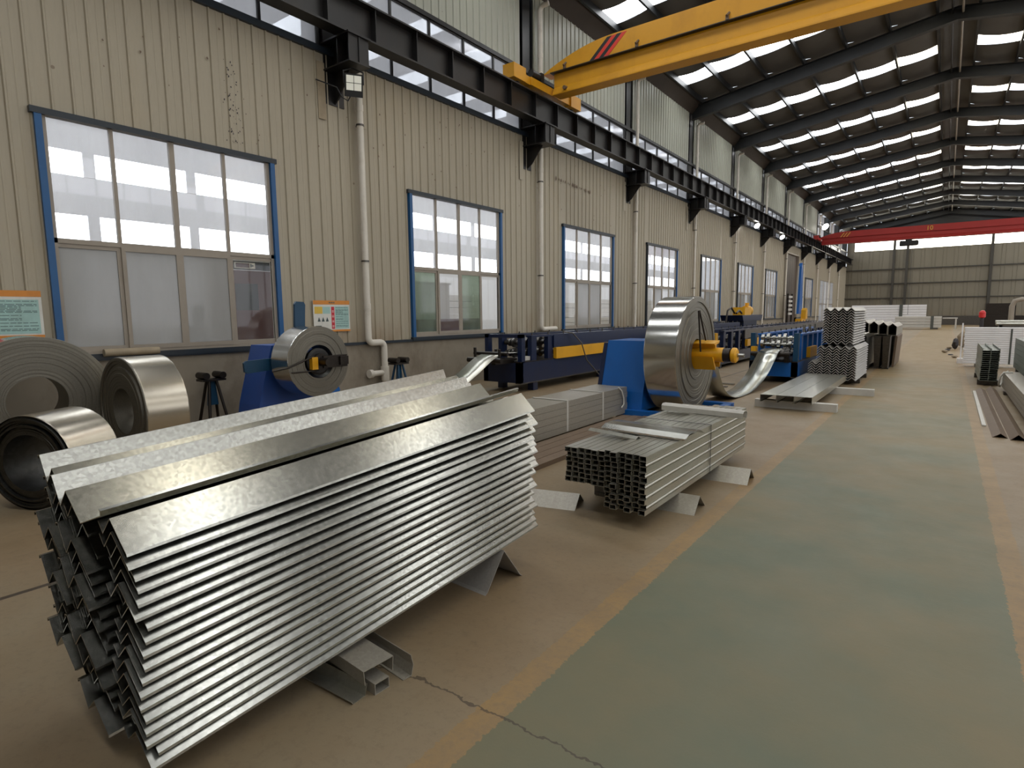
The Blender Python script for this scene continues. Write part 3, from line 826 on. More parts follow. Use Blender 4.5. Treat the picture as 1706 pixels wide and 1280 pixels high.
# ---------------- steel coils and uncoilers
def coil(name, label, c, axis, R, r, w, body='coil_steel', edge='coil_edge', rings=14, group='steel coils', seed=1, step=0.006, bands=0):
    """axis points to the visible face; c is the middle of that face"""
    rnd = random.Random(seed)
    t = thing(name, label, 'coil', (c[0], c[1], c[2]-R), group)
    prof = [(r, -w)]
    ax = []
    rr = r
    pr = [(r, -w), (r, 0)]
    side = [(r, 0.0)]; h = 0.0
    for i in range(rings):
        r1 = r+(R-r)*(i+1)/rings
        nh = rnd.uniform(-step, step) if i < rings-1 else 0
        side += [(r1-(R-r)/rings*0.15, h), (r1, nh)]; h = nh
    side[-1] = (R, 0.0)
    obj('winding_edge', MB().lathe(side, c, axis, 72, False).lathe([(R, -w), (r, -w)], c, axis, 72, False).lathe([(r, -w), (r, 0)], c, axis, 48), edge, t)
    obj('outer_wrap', MB().lathe([(R, 0), (R+0.002, -0.01), (R+0.002, -w*0.985), (R, -w)], c, axis, 96), body, t)
    for k in range(bands):
        hh = -w*(k+1)/(bands+1)
        obj('strapping', MB().lathe([(R+0.002, hh+0.012), (R+0.005, hh+0.012), (R+0.005, hh-0.012), (R+0.002, hh-0.012)], c, axis, 72), 'steel_dark', t)
    return t
coil('steel_coil', 'largest grey steel coil, leaning on the left wall behind two smaller coils', (-7.82, 1.95, 0.70), (1, -0.10, 0.0), 0.70, 0.27, 0.55, 'coil_steel', 'coil_edge', 22, 'loose steel coils on the floor', 3, 0.004)
t = coil('steel_coil', 'grey steel coil standing on edge beside the roller stand, face turned left', (-7.12, 2.50, 0.585), (0.02, -1.0, 0), 0.585, 0.25, 0.42, 'coil_warm', 'coil_edge', 10, 'loose steel coils on the floor', 5, 0.012, 0)
coil('steel_coil', 'small dark-edged steel coil nearest the front stack at the left edge', (-6.05, 1.40, 0.40), (0.50, -0.866, 0), 0.40, 0.24, 0.50, 'coil_warm', 'coil_edge_dark', 9, 'loose steel coils on the floor', 9, 0.02)
tag(obj('card_tube', MB().cyl((-8.86, 2.95, 1.135), (-8.86, 3.62, 1.135), 0.05, 14), 'pale_wood'), 'tan cardboard tube lying on the dado ledge behind the coils', 'tube')
for k in range(4):
    tag(obj('floor_scrap', MB().box(-8.75+0.12*k, -8.55+0.12*k, 3.55+0.1*k, 3.95+0.08*k, 0.0, 0.03+0.02*k), 'rusty_brown'), 'rusty flat scrap on the floor behind the coils, %s one' % ('first', 'second', 'third', 'fourth')[k], 'scrap', 'rusty scraps by the dado')

def uncoiler(name, label, base, sx, yc, zc, face, w, R, body_mat, base_mat, hub, big):
    """blue stand, shaft along +x with expanding hub; coil face at x=face"""
    t = thing(name, label, 'uncoiler', (base[0], yc, 0))
    x0, x1, yb, yt, zt = base[0], base[1], base[2], base[3], base[4]
    obj('stand', MB().prism([(yc-yb, 0.06), (yc+yb, 0.06), (yc+yb*0.92, 0.35), (yc+yt, zt), (yc-yt, zt), (yc-yb*0.92, 0.35)], x0, x1, 'x'), body_mat, t)
    obj('base_frame', MB().box(x0-0.1, sx, yc-yb-0.1, yc-yb+0.05, 0, 0.08).box(x0-0.1, sx, yc+yb-0.05, yc+yb+0.1, 0, 0.08).box(sx-0.12, sx, yc-yb, yc+yb, 0, 0.08).box(x0-0.1, x0+0.05, yc-yb, yc+yb, 0, 0.08), base_mat, t)
    obj('shaft', MB().cyl((x0, yc, zc), (face+hub*0.55, yc, zc), R*0.12, 16), 'oily_metal', t)
    return t
# large uncoiler in the middle
cy2, cz2 = 9.1, 0.93
u = uncoiler('uncoiler', 'large bright blue uncoiler stand carrying the big upright coil', (-4.45, -3.72, 0.72, 0.42, 1.14), -2.75, cy2, cz2, -3.12, 0.5, 0.9, 'bright_blue', 'bright_blue', 0.45, True)
obj('stand_edge', MB().box(-4.53, -4.45, cy2-0.75, cy2+0.75, 0.0, 0.24).prism([(cy2-0.72, 0.2), (cy2+0.72, 0.2), (cy2+0.44, 1.1), (cy2-0.44, 1.1)], -4.52, -4.45, 'x'), 'navy_paint', u)
for k, a in enumerate((PI/2+0.15, PI/2+2*PI/3+0.15, PI/2+4*PI/3+0.15)):
    ux, uz = math.cos(a), math.sin(a); px_, pz_ = -uz, ux
    def seg(r0, r1, hw, xa, xb):
        v = []
        for x in (xa, xb):
            for r_, s_ in ((r0, -hw*0.7), (r0, hw*0.7), (r1, hw), (r1, -hw)):
                v.append((x, cy2+ux*r_+px_*s_, cz2+uz*r_+pz_*s_))
        return MB().add(v, [(0, 1, 2, 3), (7, 6, 5, 4), (0, 4, 5, 1), (1, 5, 6, 2), (2, 6, 7, 3), (3, 7, 4, 0)])
    s = obj('expander_segment', seg(0.165, 0.20, 0.135, -3.3, -2.80), 'machine_yellow', u)
    obj('segment_cheek', seg(0.07, 0.165, 0.03, -3.3, -2.82), 'machine_yellow', u)
obj('hub', MB().cyl((-3.3, cy2, cz2), (-2.70, cy2, cz2), 0.112, 18), 'machine_yellow', u)
obj('hub_collar', MB().cyl((-2.72, cy2, cz2), (-2.60, cy2, cz2), 0.105, 18), 'oily_metal', u)
obj('end_flange', MB().lathe([(0.0, 0.0), (0.09, 0.0), (0.115, -0.02), (0.115, -0.07), (0.09, -0.09)], (-2.50, cy2, cz2), (1, 0, 0), 20), 'machine_yellow', u)
obj('shaft_tip', MB().cyl((-2.6, cy2, cz2), (-2.40, cy2, cz2), 0.03, 10), 'galvanised', u)
obj('hold_down_arm', MB().cyl((-3.02, cy2-0.22, cz2+0.68), (-2.98, cy2-0.02, cz2+0.22), 0.014, 6).cyl((-3.02, cy2-0.26, cz2+0.68), (-3.0, cy2-0.18, cz2+0.05), 0.014, 6), 'oily_metal', u)
coil('steel_coil', 'big shiny galvanised coil mounted on the large blue uncoiler', (-3.12, cy2, cz2), (1, 0, 0), 0.90, 0.24, 0.50, 'coil_steel', 'coil_edge', 16, 'coils on uncoilers', 11, 0.012)
# small uncoiler by the wall
cy1, cz1 = 4.92, 0.955
u = uncoiler('uncoiler', 'violet-blue uncoiler with paddle arms below the nearest window', (-8.15, -7.62, 0.62, 0.34, 1.18), -7.0, cy1, cz1, -7.0, 0.4, 0.48, 'violet_blue', 'navy_paint', 0.4, False)
for a, mt in ((PI/2-0.06, 'teal_blue'), (PI+0.05, 'teal_blue'), (-0.72, 'bright_blue')):
    ux, uz = math.cos(a), math.sin(a); px_, pz_ = -uz, ux
    v = []
    for x in (-7.50, -7.46):
        for r_, s_ in ((0.1, -0.075), (0.1, 0.075), (0.80, 0.085), (0.84, 0.06), (0.84, -0.06), (0.80, -0.085)):
            v.append((x, cy1+ux*r_+px_*s_, cz1+uz*r_+pz_*s_))
    obj('paddle_arm', MB().add(v, [tuple(range(5, -1, -1)), tuple(range(6, 12))]+[(i, (i+1) % 6, (i+1) % 6+6, i+6) for i in range(6)]), mt, u)
obj('hub', MB().cyl((-7.5, cy1, cz1), (-6.95, cy1, cz1), 0.12, 16), 'oily_metal', u)
obj('hub_plate', MB().lathe([(0.0, 0.02), (0.16, 0.02), (0.19, 0.0), (0.19, -0.05)], (-7.02, cy1, cz1), (1, 0, 0), 20), 'black_paint', u)
obj('yellow_block', B(-7.0, -6.93, cy1-0.16, cy1-0.07, cz1-0.10, cz1+0.07), 'machine_yellow', u)
obj('cross_arm', MB().box(-6.99, -6.93, cy1+0.02, cy1+0.42, cz1-0.09, cz1+0.08).box(-6.93, -6.9, cy1+0.28, cy1+0.42, cz1-0.06, cz1+0.06), 'oily_metal', u)
obj('retainer_rod', MB().tube([(-6.95, cy1-0.12, cz1+0.08), (-6.98, cy1-0.5, cz1-0.05), (-7.0, cy1-0.72, cz1-0.08)], 0.012, 6).tube([(-6.95, cy1-0.1, cz1-0.12), (-6.98, cy1-0.45, cz1-0.12)], 0.01, 6), 'oily_metal', u)
coil('steel_coil', 'small bright coil mounted on the violet-blue uncoiler under the window', (-7.0, cy1, cz1), (1, 0, 0), 0.49, 0.235, 0.40, 'coil_steel', 'coil_edge', 10, 'coils on uncoilers', 21, 0.006)

# strips of sheet running from the coils into the machines
def strip(name, label, path, xa, xb, mat, xa2=None, xb2=None):
    # smooth path in (y, z) with Catmull-Rom
    P = [path[0]]+path+[path[-1]]; pts = []
    for i in range(1, len(P)-2):
        for k in range(8):
            u = k/8
            p0, p1, p2, p3 = P[i-1], P[i], P[i+1], P[i+2]
            pts.append(tuple(0.5*((2*p1[j])+(-p0[j]+p2[j])*u+(2*p0[j]-5*p1[j]+4*p2[j]-p3[j])*u*u+(-p0[j]+3*p1[j]-3*p2[j]+p3[j])*u**3) for j in (0, 1)))
    pts.append(path[-1]); m = MB(); n = len(pts)
    xa2 = xa if xa2 is None else xa2; xb2 = xb if xb2 is None else xb2
    V = []
    for dz in (0, 0.004):
        for i, (y_, z_) in enumerate(pts):
            u = i/(n-1); V += [(xa+(xa2-xa)*u, y_, z_+dz), (xb+(xb2-xb)*u, y_, z_+dz)]
    F = []
    for i in range(n-1):
        a = 2*i; F += [(a, a+2, a+3, a+1)]; b = 2*n+2*i; F += [(b, b+1, b+3, b+2)]
        F += [(a, 2*n+a, 2*n+a+2, a+2), (a+1, a+3, 2*n+a+3, 2*n+a+1)]
    m.add(V, F, True)
    return tag(obj(name, m, mat), label, 'metal strip', 'sheet strips feeding the machines')
strip('sheet_strip', 'curved galvanised strip looping from the big coil into the bright blue machine', [(10.0, 0.95), (10.01, 0.75), (10.1, 0.48), (10.35, 0.20), (10.8, 0.04), (11.4, 0.012), (12.0, 0.06), (12.7, 0.24), (13.2, 0.50), (13.55, 0.72), (14.1, 0.75)], -3.58, -3.10, 'strip_steel', -3.22, -2.82)
strip('sheet_strip', 'flat galvanised strip rising into the dark blue machine by the wall', [(5.05, 0.45), (5.8, 0.14), (6.8, 0.05), (7.6, 0.16), (8.3, 0.45), (8.95, 0.76), (9.6, 0.80)], -7.48, -6.98, 'galvanised_box')

# roller stands by the dado
def roller_stand(label, x, y_):
    t = thing('roller_stand', label, 'stand', (x, y_, 0), 'dark roller stands by the dado')
    for dy in (-0.13, 0.13):
        for dx in (-0.16, 0.16):
            obj('leg', MB().cyl((x+dx, y_+dy*1.1, 0.0), (x+dx*0.25, y_+dy*0.4, 0.66), 0.022, 6), 'teal_blue' if x > -8.6 else 'oily_metal', t)
    obj('head_plate', B(x-0.10, x+0.10, y_-0.17, y_+0.17, 0.66, 0.69), 'oily_metal', t)
    for dy in (-0.12, 0.12):
        obj('roller', MB().cyl((x-0.12, y_+dy, 0.74), (x+0.12, y_+dy, 0.74), 0.05, 14), 'oily_metal', t)
    obj('web_plate', MB().prism([(y_-0.08, 0.3), (y_+0.08, 0.3), (y_+0.05, 0.66), (y_-0.05, 0.66)], x-0.01, x+0.01, 'x'), 'teal_blue', t)
roller_stand('dark twin-roller stand between the coils and the violet-blue uncoiler', -8.62, 4.20)
roller_stand('dark twin-roller stand right of the rain pipe tee', -8.3, 7.58)

# ---------------- roll forming machines
def rollers(parent, x0, x1, yc, z, seed=0, mat='steel_dark'):
    rnd = random.Random(seed)
    m = MB().cyl((x0, yc, z), (x1, yc, z), 0.03, 10)
    n = 6; dx = (x1-x0)/n
    for k in range(n):
        xa = x0+(k+0.2)*dx; r = 0.055+0.05*((k*7+seed) % 3)/2
        m.cyl((xa, yc, z), (xa+dx*0.55, yc, z), r, 16)
    obj('forming_rollers', m, mat, parent)
def former(label, x0, x1, ya, yb, base_z, top_z, mat, guard, legs, stands, roll_from, grp):
    t = thing('roll_former', label, 'machine', ((x0+x1)/2, (ya+yb)/2, 0), grp)
    bz0, bz1 = base_z
    obj('base_beam', MB().box(x1-0.12, x1, ya, yb, bz0, bz1).box(x0, x0+0.12, ya, yb, bz0, bz1).box(x0, x1, ya, ya+0.1, bz0, bz1).box(x0, x1, yb-0.1, yb, bz0, bz1), mat, t)
    obj('deck_plate', B(x0, x1, ya, yb, bz1, bz1+0.02), 'oily_metal', t)
    obj('beam_edge', B(x1-0.13, x1+0.02, ya, yb, bz0-0.02, bz0), 'steel_dark', t)
    for y_ in legs:
        for x in (x0+0.08, x1-0.08):
            obj('leg', B(x-0.07, x+0.07, y_-0.08, y_+0.08, 0, bz0), mat, t)
    for y_ in stands:
        for xs_ in (x1-0.09, x0+0.09):
            s = obj('roll_stand', B(xs_-0.05, xs_+0.05, y_-0.09, y_+0.09, bz1+0.02, top_z-0.06), mat, t)
            obj('adjuster_bolt', MB().cyl((xs_, y_, top_z-0.06), (xs_, y_, top_z+0.02), 0.018, 8), 'steel_dark', s)
    for k, y_ in enumerate(stands[::1][:8]):
        for z in (bz1+0.16, bz1+0.38): rollers(t, x0+0.15, x1-0.15, y_, z, k)
    obj('top_rail', MB().box(x1-0.16, x1-0.02, stands[0]-0.12, yb, top_z-0.07, top_z-0.03).box(x0+0.02, x0+0.16, stands[0]-0.12, yb, top_z-0.07, top_z-0.03), mat, t)
    if guard:
        ga, gb, gz0, gz1 = guard
        obj('guard', B(x1-0.03, x1+0.05, ga, gb, gz0, gz1), 'machine_yellow', t)
    return t
m1 = former('dark navy roll forming machine with a long yellow guard under the second window', -7.75, -6.8, 9.45, 25.0, (0.19, 0.60), 1.17, 'navy_paint', (10.73, 13.6, 0.61, 0.85), (10.0, 13.0, 16.5, 20, 24),
            [10.0+0.62*k for k in range(25)], 10, 'roll forming machines')
obj('side_cover', B(-6.85, -6.81, 10.72, 25.0, 0.86, 1.12), 'navy_paint', m1)
obj('side_cover', B(-6.85, -6.81, 13.6, 25.0, 0.62, 0.86), 'navy_paint', m1)
obj('entry_frame', MB().box(-7.75, -7.65, 9.5, 9.62, 0.6, 1.17).box(-6.9, -6.8, 9.5, 9.62, 0.6, 1.17).box(-7.75, -6.8, 9.5, 9.6, 1.1, 1.17), 'navy_paint', m1)
obj('entry_table', MB().box(-7.6, -6.95, 8.95, 9.6, 0.66, 0.69).box(-7.5, -7.4, 8.9, 9.5, 0.6, 0.7).box(-7.1, -7.0, 8.9, 9.5, 0.6, 0.7).cyl((-7.7, 8.9, 0.68), (-6.85, 8.9, 0.68), 0.05, 12).cyl((-7.7, 9.1, 0.80), (-6.85, 9.1, 0.80), 0.04, 12), 'oily_metal', m1)
obj('guide_block', MB().box(-7.0, -6.88, 9.55, 9.95, 0.63, 0.71).cyl((-6.94, 9.95, 0.67), (-6.94, 10.02, 0.67), 0.05, 10), 'off_white', m1)
obj('guide_bolts', MB().cyl((-7.6, 9.0, 0.73), (-7.6, 9.0, 0.92), 0.03, 8).cyl((-6.98, 9.0, 0.73), (-6.98, 9.0, 0.9), 0.03, 8).cyl((-7.3, 9.3, 0.73), (-7.3, 9.3, 0.88), 0.03, 8), 'oily_metal', m1)
obj('hose', MB().tube([(-6.8, 11.1, 1.18), (-6.74, 11.4, 1.14), (-6.68, 11.7, 0.9), (-6.66, 11.9, 0.5), (-6.5, 12.2, 0.15), (-6.3, 12.6, 0.02)], 0.014, 6), 'steel_dark', m1)
m2 = former('long dark machine with a yellow end guard behind the big coil', -5.9, -5.0, 16.2, 36.0, (0.12, 0.40), 1.07, 'navy_paint', (19.1, 21.8, 0.50, 0.71), (16.6, 20.5, 25, 30, 35),
            [17.0+0.75*k for k in range(24)], 17, 'roll forming machines')
obj('side_cover', B(-5.05, -5.01, 19.0, 36.0, 0.74, 1.02), 'steel_dark', m2)
obj('entry_post', MB().box(-5.1, -5.0, 16.1, 16.25, 0.8, 1.0), 'machine_yellow', m2)
obj('entry_table', MB().box(-5.8, -5.1, 15.4, 17.0, 0.55, 0.58).cyl((-5.85, 15.5, 0.6), (-5.05, 15.5, 0.6), 0.06, 12).box(-5.7, -5.6, 15.6, 16.2, 0.4, 0.55).box(-5.2, -5.1, 15.6, 16.2, 0.4, 0.55), 'oily_metal', m2)
m3 = former('bright blue roll forming machine with chrome rollers beside the angle stacks', -3.55, -2.55, 13.9, 21.0, (0.14, 0.46), 1.10, 'bright_blue', (15.1, 16.0, 0.50, 0.74), (14.2, 17.5, 20.5),
            [14.6+0.65*k for k in range(9)], 14, 'roll forming machines')
obj('entry_table', MB().box(-3.4, -2.7, 13.6, 14.6, 0.60, 0.64).cyl((-3.45, 13.62, 0.655), (-2.65, 13.62, 0.655), 0.05, 14).box(-3.4, -3.3, 13.8, 14.2, 0.46, 0.66).box(-2.8, -2.7, 13.8, 14.2, 0.46, 0.66), 'oily_metal', m3)
obj('entry_bracket', B(-3.5, -3.4, 13.8, 13.95, 0.66, 0.8), 'machine_yellow', m3)
obj('entry_frame', MB().box(-3.55, -3.45, 13.95, 14.1, 0.48, 1.10).box(-2.65, -2.55, 13.95, 14.1, 0.48, 1.10), 'teal_blue', m3)
rollers(m3, -3.4, -2.7, 14.2, 0.84, 2, 'galvanised'); rollers(m3, -3.4, -2.7, 14.25, 0.98, 4, 'galvanised')
obj('chrome_adjusters', MB().cyl((-2.62, 14.9, 1.1), (-2.62, 14.9, 1.26), 0.03, 8).cyl((-2.62, 15.6, 1.1), (-2.62, 15.6, 1.26), 0.03, 8).cyl((-2.62, 16.3, 1.1), (-2.62, 16.3, 1.26), 0.03, 8), 'galvanised', m3)

# hydraulic power unit standing behind the machines
t = thing('hydraulic_unit', 'navy hydraulic unit with a yellow motor by the fifth window', 'machine', (-7.1, 26.6, 0))
obj('tank', MB().prism([(25.1, 1.18), (28.0, 1.18), (28.2, 1.42), (24.9, 1.42)], -7.6, -6.7, 'x').box(-7.5, -6.8, 25.5, 27.6, 0.62, 1.18), 'navy_paint', t)
obj('support_frame', MB().box(-7.5, -7.4, 25.5, 25.6, 0, 0.62).box(-6.9, -6.8, 25.5, 25.6, 0, 0.62).box(-7.5, -7.4, 27.5, 27.6, 0, 0.62).box(-6.9, -6.8, 27.5, 27.6, 0, 0.62), 'navy_paint', t)
obj('motor', MB().box(-7.4, -6.9, 26.0, 27.0, 1.42, 1.75).cyl((-7.15, 27.0, 1.6), (-7.15, 27.5, 1.6), 0.22, 14).cyl((-7.15, 27.25, 1.8), (-7.15, 27.25, 1.95), 0.09, 10), 'machine_yellow', t)
obj('hoses', MB().tube([(-7.3, 25.9, 1.5), (-7.3, 25.4, 1.75), (-7.3, 24.9, 1.6), (-7.3, 24.7, 1.0)], 0.04, 8).tube([(-7.0, 25.9, 1.5), (-7.0, 25.5, 1.62), (-7.0, 25.1, 1.5)], 0.04, 8), 'oily_metal', t)
# tall blue upright guide with a yellow foot
t = thing('blue_upright', 'tall narrow bright blue upright with yellow foot by the brown door', 'post', (-8.3, 44.9, 0))
obj('post', MB().prism([(44.35, 1.35), (45.6, 1.35), (45.2, 4.4), (44.95, 4.85), (44.7, 4.6)], -8.4, -8.2, 'x'), 'bright_blue', t)
obj('edge_strip', MB().prism([(44.29, 1.35), (44.35, 1.35), (44.7, 4.6), (44.66, 4.64)], -8.42, -8.34, 'x'), 'off_white', t)
obj('foot', MB().prism([(45.2, 1.0), (45.9, 1.0), (45.85, 1.6), (45.6, 1.75), (45.25, 1.6)], -8.2, -7.9, 'x').box(-8.4, -8.0, 44.4, 45.9, 0, 1.0), 'machine_yellow', t)
t = thing('slatted_crate', 'small dark slatted crate standing in front of the brown door', 'crate', (-8.3, 42.8, 0))
for k in range(5): obj('slat', B(-8.5, -8.46, 42.2, 43.6, 1.3+k*0.28, 1.45+k*0.28), 'off_white', t)
obj('posts', MB().box(-8.55, -8.45, 42.2, 42.3, 0, 2.7).box(-8.55, -8.45, 43.5, 43.6, 0, 2.7), 'oily_metal', t)

# ================================================================== STACKS OF PROFILES
def ordinal(n):
    return ['zeroth', 'first', 'second', 'third', 'fourth', 'fifth', 'sixth', 'seventh', 'eighth', 'ninth', 'tenth', 'eleventh', 'twelfth', 'thirteenth', 'fourteenth', 'fifteenth', 'sixteenth', 'seventeenth', 'eighteenth', 'nineteenth', 'twentieth'][n]
# ---------------- large front stack of nested zigzag purlins, tilted up towards its far end
ZP = [(-0.150, 0.018), (-0.148, 0.032), (-0.122, 0.036), (-0.083, -0.068), (0.0, 0.0), (0.096, -0.099), (0.098, -0.108)]
TILT = 0.063
ZR = [(-0.108, -0.030), (-0.083, -0.068), (0.0, 0.0), (0.096, -0.099), (0.098, -0.108)]
ZM = [(-0.150, 0.018), (-0.148, 0.032), (-0.122, 0.036), (-0.083, -0.068), (0.0, 0.0), (0.097, -0.098), (0.300, -0.030), (0.306, -0.014), (0.296, -0.010)]
def zprof_mesh(L, P): return MB().sheet(P, 0.0025, 0, L).mesh('zigzag_purlin', 'galvanised')
zvar = [[zprof_mesh(L, P) for L in (2.27, 2.25, 2.29)] for P in (ZR, ZP, ZP)]
ztop = zprof_mesh(2.27, ZM)
cols = [(-2.115, 0.959, 18), (-2.42, 1.003, 19), (-2.68, 1.035, 19)]
rnd = random.Random(4)
GZ = 'zigzag purlins of the front stack'
names = ['beside the aisle', 'in the middle column', 'in the column away from the aisle']
for ci, (px, pz, n) in enumerate(cols):
    for k in range(n):
        yo = 0.685+rnd.uniform(-0.012, 0.012)+(0.02 if rnd.random() < 0.2 else 0)
        xo = rnd.uniform(-0.003, 0.003)
        if ci > 0: yo += rnd.uniform(-0.03, 0.03)
        if k == 0: yo, xo = 0.685+(-0.01, -0.035, 0.0)[ci], 0
        z = pz-k*0.0443
        if k == 0: lab = 'shiny galvanised zigzag purlin, topmost of the front stack, ' + names[ci]
        elif k == n-1: lab = 'galvanised zigzag purlin, lowest of the front stack, ' + names[ci]
        elif ci == 0: lab = '%s zigzag purlin from the top in the aisle-side column of the front stack' % ordinal(k+1)
        else: lab = 'galvanised zigzag purlin nested inside the big front stack, ' + names[ci]
        o = link('zigzag_purlin', ztop if (ci == 1 and k == 0) else zvar[ci][(k+ci) % 3], None, (px+xo, yo, z), (TILT, 0, rnd.uniform(-0.002, 0.002)))
        tag(o, lab, 'purlin', GZ)
# packing pieces under the front stack
def sheet_piece(name, label, pts, t_, L, mat, loc, rz, cat='metal offcut', rot=(0, 0), group='offcuts under the stacks'):
    me = MB().sheet(pts, t_, -L, 0, 'x').mesh(name, mat)
    o = link(name, me, None, loc, (rot[0], rot[1], rz)); return tag(o, label, cat, group)
sheet_piece('angle_support', 'folded angle supporting the far end of the front stack', [(-0.17, 0.0), (-0.15, 0.012), (0, 0.215), (0.15, 0.012), (0.17, 0.0)], 0.003, 1.0, 'angle_steel', (-2.0, 2.60, 0), -0.06, 'support')
sheet_piece('channel_offcut', 'flat stained channel offcut under the near end of the front stack', [(-0.075, 0.02), (-0.08, 0.085), (0.075, 0.085), (0.07, 0.02)], 0.003, 0.85, 'galvanised_dull', (-1.855, 1.525, 0.032), -0.08)
sheet_piece('lipped_channel_offcut', 'lipped channel offcut with a pale edge, front of the packing pieces', [(-0.072, 0.016), (-0.062, 0.0), (0.0, 0.0), (0.012, 0.048)], 0.003, 0.8, 'galvanised_box', (-1.87, 1.455, 0.002), 0.05)
sheet_piece('angle_offcut', 'upright grey angle offcut behind the packing pieces of the front stack', [(-0.045, 0.004), (0.0, 0.004), (0.012, 0.05), (0.0, 0.10)], 0.003, 0.75, 'galvanised_dull', (-1.81, 1.665, 0), -0.10)
bt = MB(); w_, h_ = 0.04, 0.03
def tube_mesh(w, h, L, t_, mat, name='box_section'):
    m = MB()
    o = [(-w/2, 0), (w/2, 0), (w/2, h), (-w/2, h)]; i = [(-w/2+t_, t_), (w/2-t_, t_), (w/2-t_, h-t_), (-w/2+t_, h-t_)]
    V = [(p[0], 0, p[1]) for p in o]+[(p[0], L, p[1]) for p in o]+[(p[0], 0, p[1]) for p in i]+[(p[0], L, p[1]) for p in i]
    F = []
    for k in range(4):
        j = (k+1) % 4
        F += [(k, j, 4+j, 4+k), (8+k, 12+k, 12+j, 8+j), (k, 8+k, 8+j, j), (4+k, 4+j, 12+j, 12+k)]
    m.add(V, F); return m.mesh(name, mat)
o = link('box_offcut', tube_mesh(0.075, 0.05, 0.5, 0.003, 'galvanised_dull'), None, (-1.835, 1.52, 0), (0, 0, PI/2-0.06)); tag(o, 'short open box section offcut between the packing pieces', 'metal offcut', 'offcuts under the stacks')

# ---------------- stack of open box sections in the middle
BW, BH = 0.0585, 0.0402
bm = tube_mesh(BW-0.005, BH-0.0015, 2.62, 0.0025, 'galvanised_box')
def cbox(w, h, L, t_, mat):
    # channel-lipped tube with dimpled sides like the photo's sections
    pts = [(-w*0.12, h-0.001), (-w*0.47, h-0.001), (-w*0.5, h*0.72), (-w*0.42, h*0.5), (-w*0.5, h*0.28), (-w*0.47, 0.001), (w*0.47, 0.001), (w*0.5, h*0.28), (w*0.42, h*0.5), (w*0.5, h*0.72), (w*0.47, h-0.001), (-w*0.10, h-0.001)]
    return MB().sheet(pts, -t_, 0, L).mesh('box_section', mat)
bm2 = cbox(BW-0.004, BH, 2.62, 0.0022, 'galvanised_box')
rnd = random.Random(8)
GB = 'box sections of the middle stack'
XR = -1.665
for c in range(6):
    for r_ in range(11):
        x = XR-BW*(c+0.5); z = 0.122+BH*r_
        o = link('box_section', bm2 if (c+r_) % 2 else bm, None, (x, 3.86+rnd.uniform(-0.02, 0.02)+(0.03*(c % 2)), z+0.003*c*0), (0, 0, 0))
        tag(o, 'open box section in the tall middle block, %s row from top, %s from the aisle' % (ordinal(11-r_), ordinal(c+1)), 'box section', GB)
XL = XR-6*BW-0.012
for c in range(6):
    for r_ in range(7):
        x = XL-BW*(c+0.5); z = 0.262+BH*r_
        o = link('box_section', bm2 if (c+r_) % 2 else bm, None, (x, 3.92+rnd.uniform(-0.02, 0.02), z), (0, 0, 0))
        tag(o, 'open box section in the set-back block, %s row down, %s from the tall block' % (ordinal(7-r_), ordinal(c+1)), 'box section', GB)
# cross bearers under the stack (folded angles)
for i, (yy, xr_, lab) in enumerate(((4.55, -1.50, 'folded angle bearer under the box sections, nearer pair piece at the aisle'), (5.62, -1.38, 'wide folded angle bearer under the box sections, farther one at the aisle'))):
    sheet_piece('angle_bearer', lab, [(-0.15, 0.0), (0, 0.121), (0.15, 0.0)], 0.003, 0.62, 'galvanised_dull', (xr_, yy, 0), 0.05, 'support')
sheet_piece('angle_bearer', 'flat-lying folded angle on the floor between the two front stacks', [(-0.16, 0.0), (-0.01, 0.10), (0.12, 0.0)], 0.003, 0.5, 'galvanised_dull', (-2.36, 4.12, 0), 0.25, 'support')
for yy in (4.5, 5.9):
    o = obj('bearer_block', MB().box(-2.40, -2.05, yy-0.06, yy+0.06, 0.0, 0.26).box(-2.38, -2.07, yy-0.08, yy+0.08, 0.0, 0.03), 'steel_dark')
    tag(o, 'dark bearer block under the set-back box sections, ' + ('nearer' if yy < 5 else 'farther') + ' one', 'support', 'bearer blocks')
# loose profiles laid across the top
zt_ = 0.122+11*BH
def loose(name, label, pts, L, mat, loc, rz):
    me = MB().sheet(pts, 0.002, -L/2, L/2, 'x').mesh(name, mat)
    return tag(link(name, me, None, loc, (0, 0, rz)), label, 'metal profile', 'loose profiles on the middle stack')
hat = [(-0.20, 0.002), (-0.17, 0.010), (-0.11, 0.040), (0.0, 0.046), (0.11, 0.042), (0.17, 0.012), (0.20, 0.004)]
loose('loose_channel', 'bright galvanised tray profile lying across the box sections, nearer one', hat, 0.80, 'galvanised', (-2.0, 4.72, zt_+0.004), -0.09)
loose('loose_channel', 'pale white lipped profile lying across the box sections, farther one', [(-0.05, 0.0), (-0.055, 0.05), (-0.03, 0.07), (0.03, 0.07), (0.055, 0.05), (0.05, 0.0)], 0.86, 'off_white', (-1.93, 5.85, zt_+0.002), -0.10)
loose('loose_angle', 'narrow galvanised angle lying slantwise beside the tray profile', [(-0.035, 0.0), (0.0, 0.02), (0.035, 0.0)], 0.52, 'galvanised_box', (-2.22, 4.44, zt_-BH*0+0.001), -0.22)
t = obj('strap', MB().sheet([(XR+0.004, 0.11), (XR+0.004, zt_+0.004), (XL-6*BW-0.004, zt_+0.004)], 0.0015, 5.28, 5.295), 'cable_black')
tag(t, 'thin dark steel strap round the middle stack of box sections', 'strap')

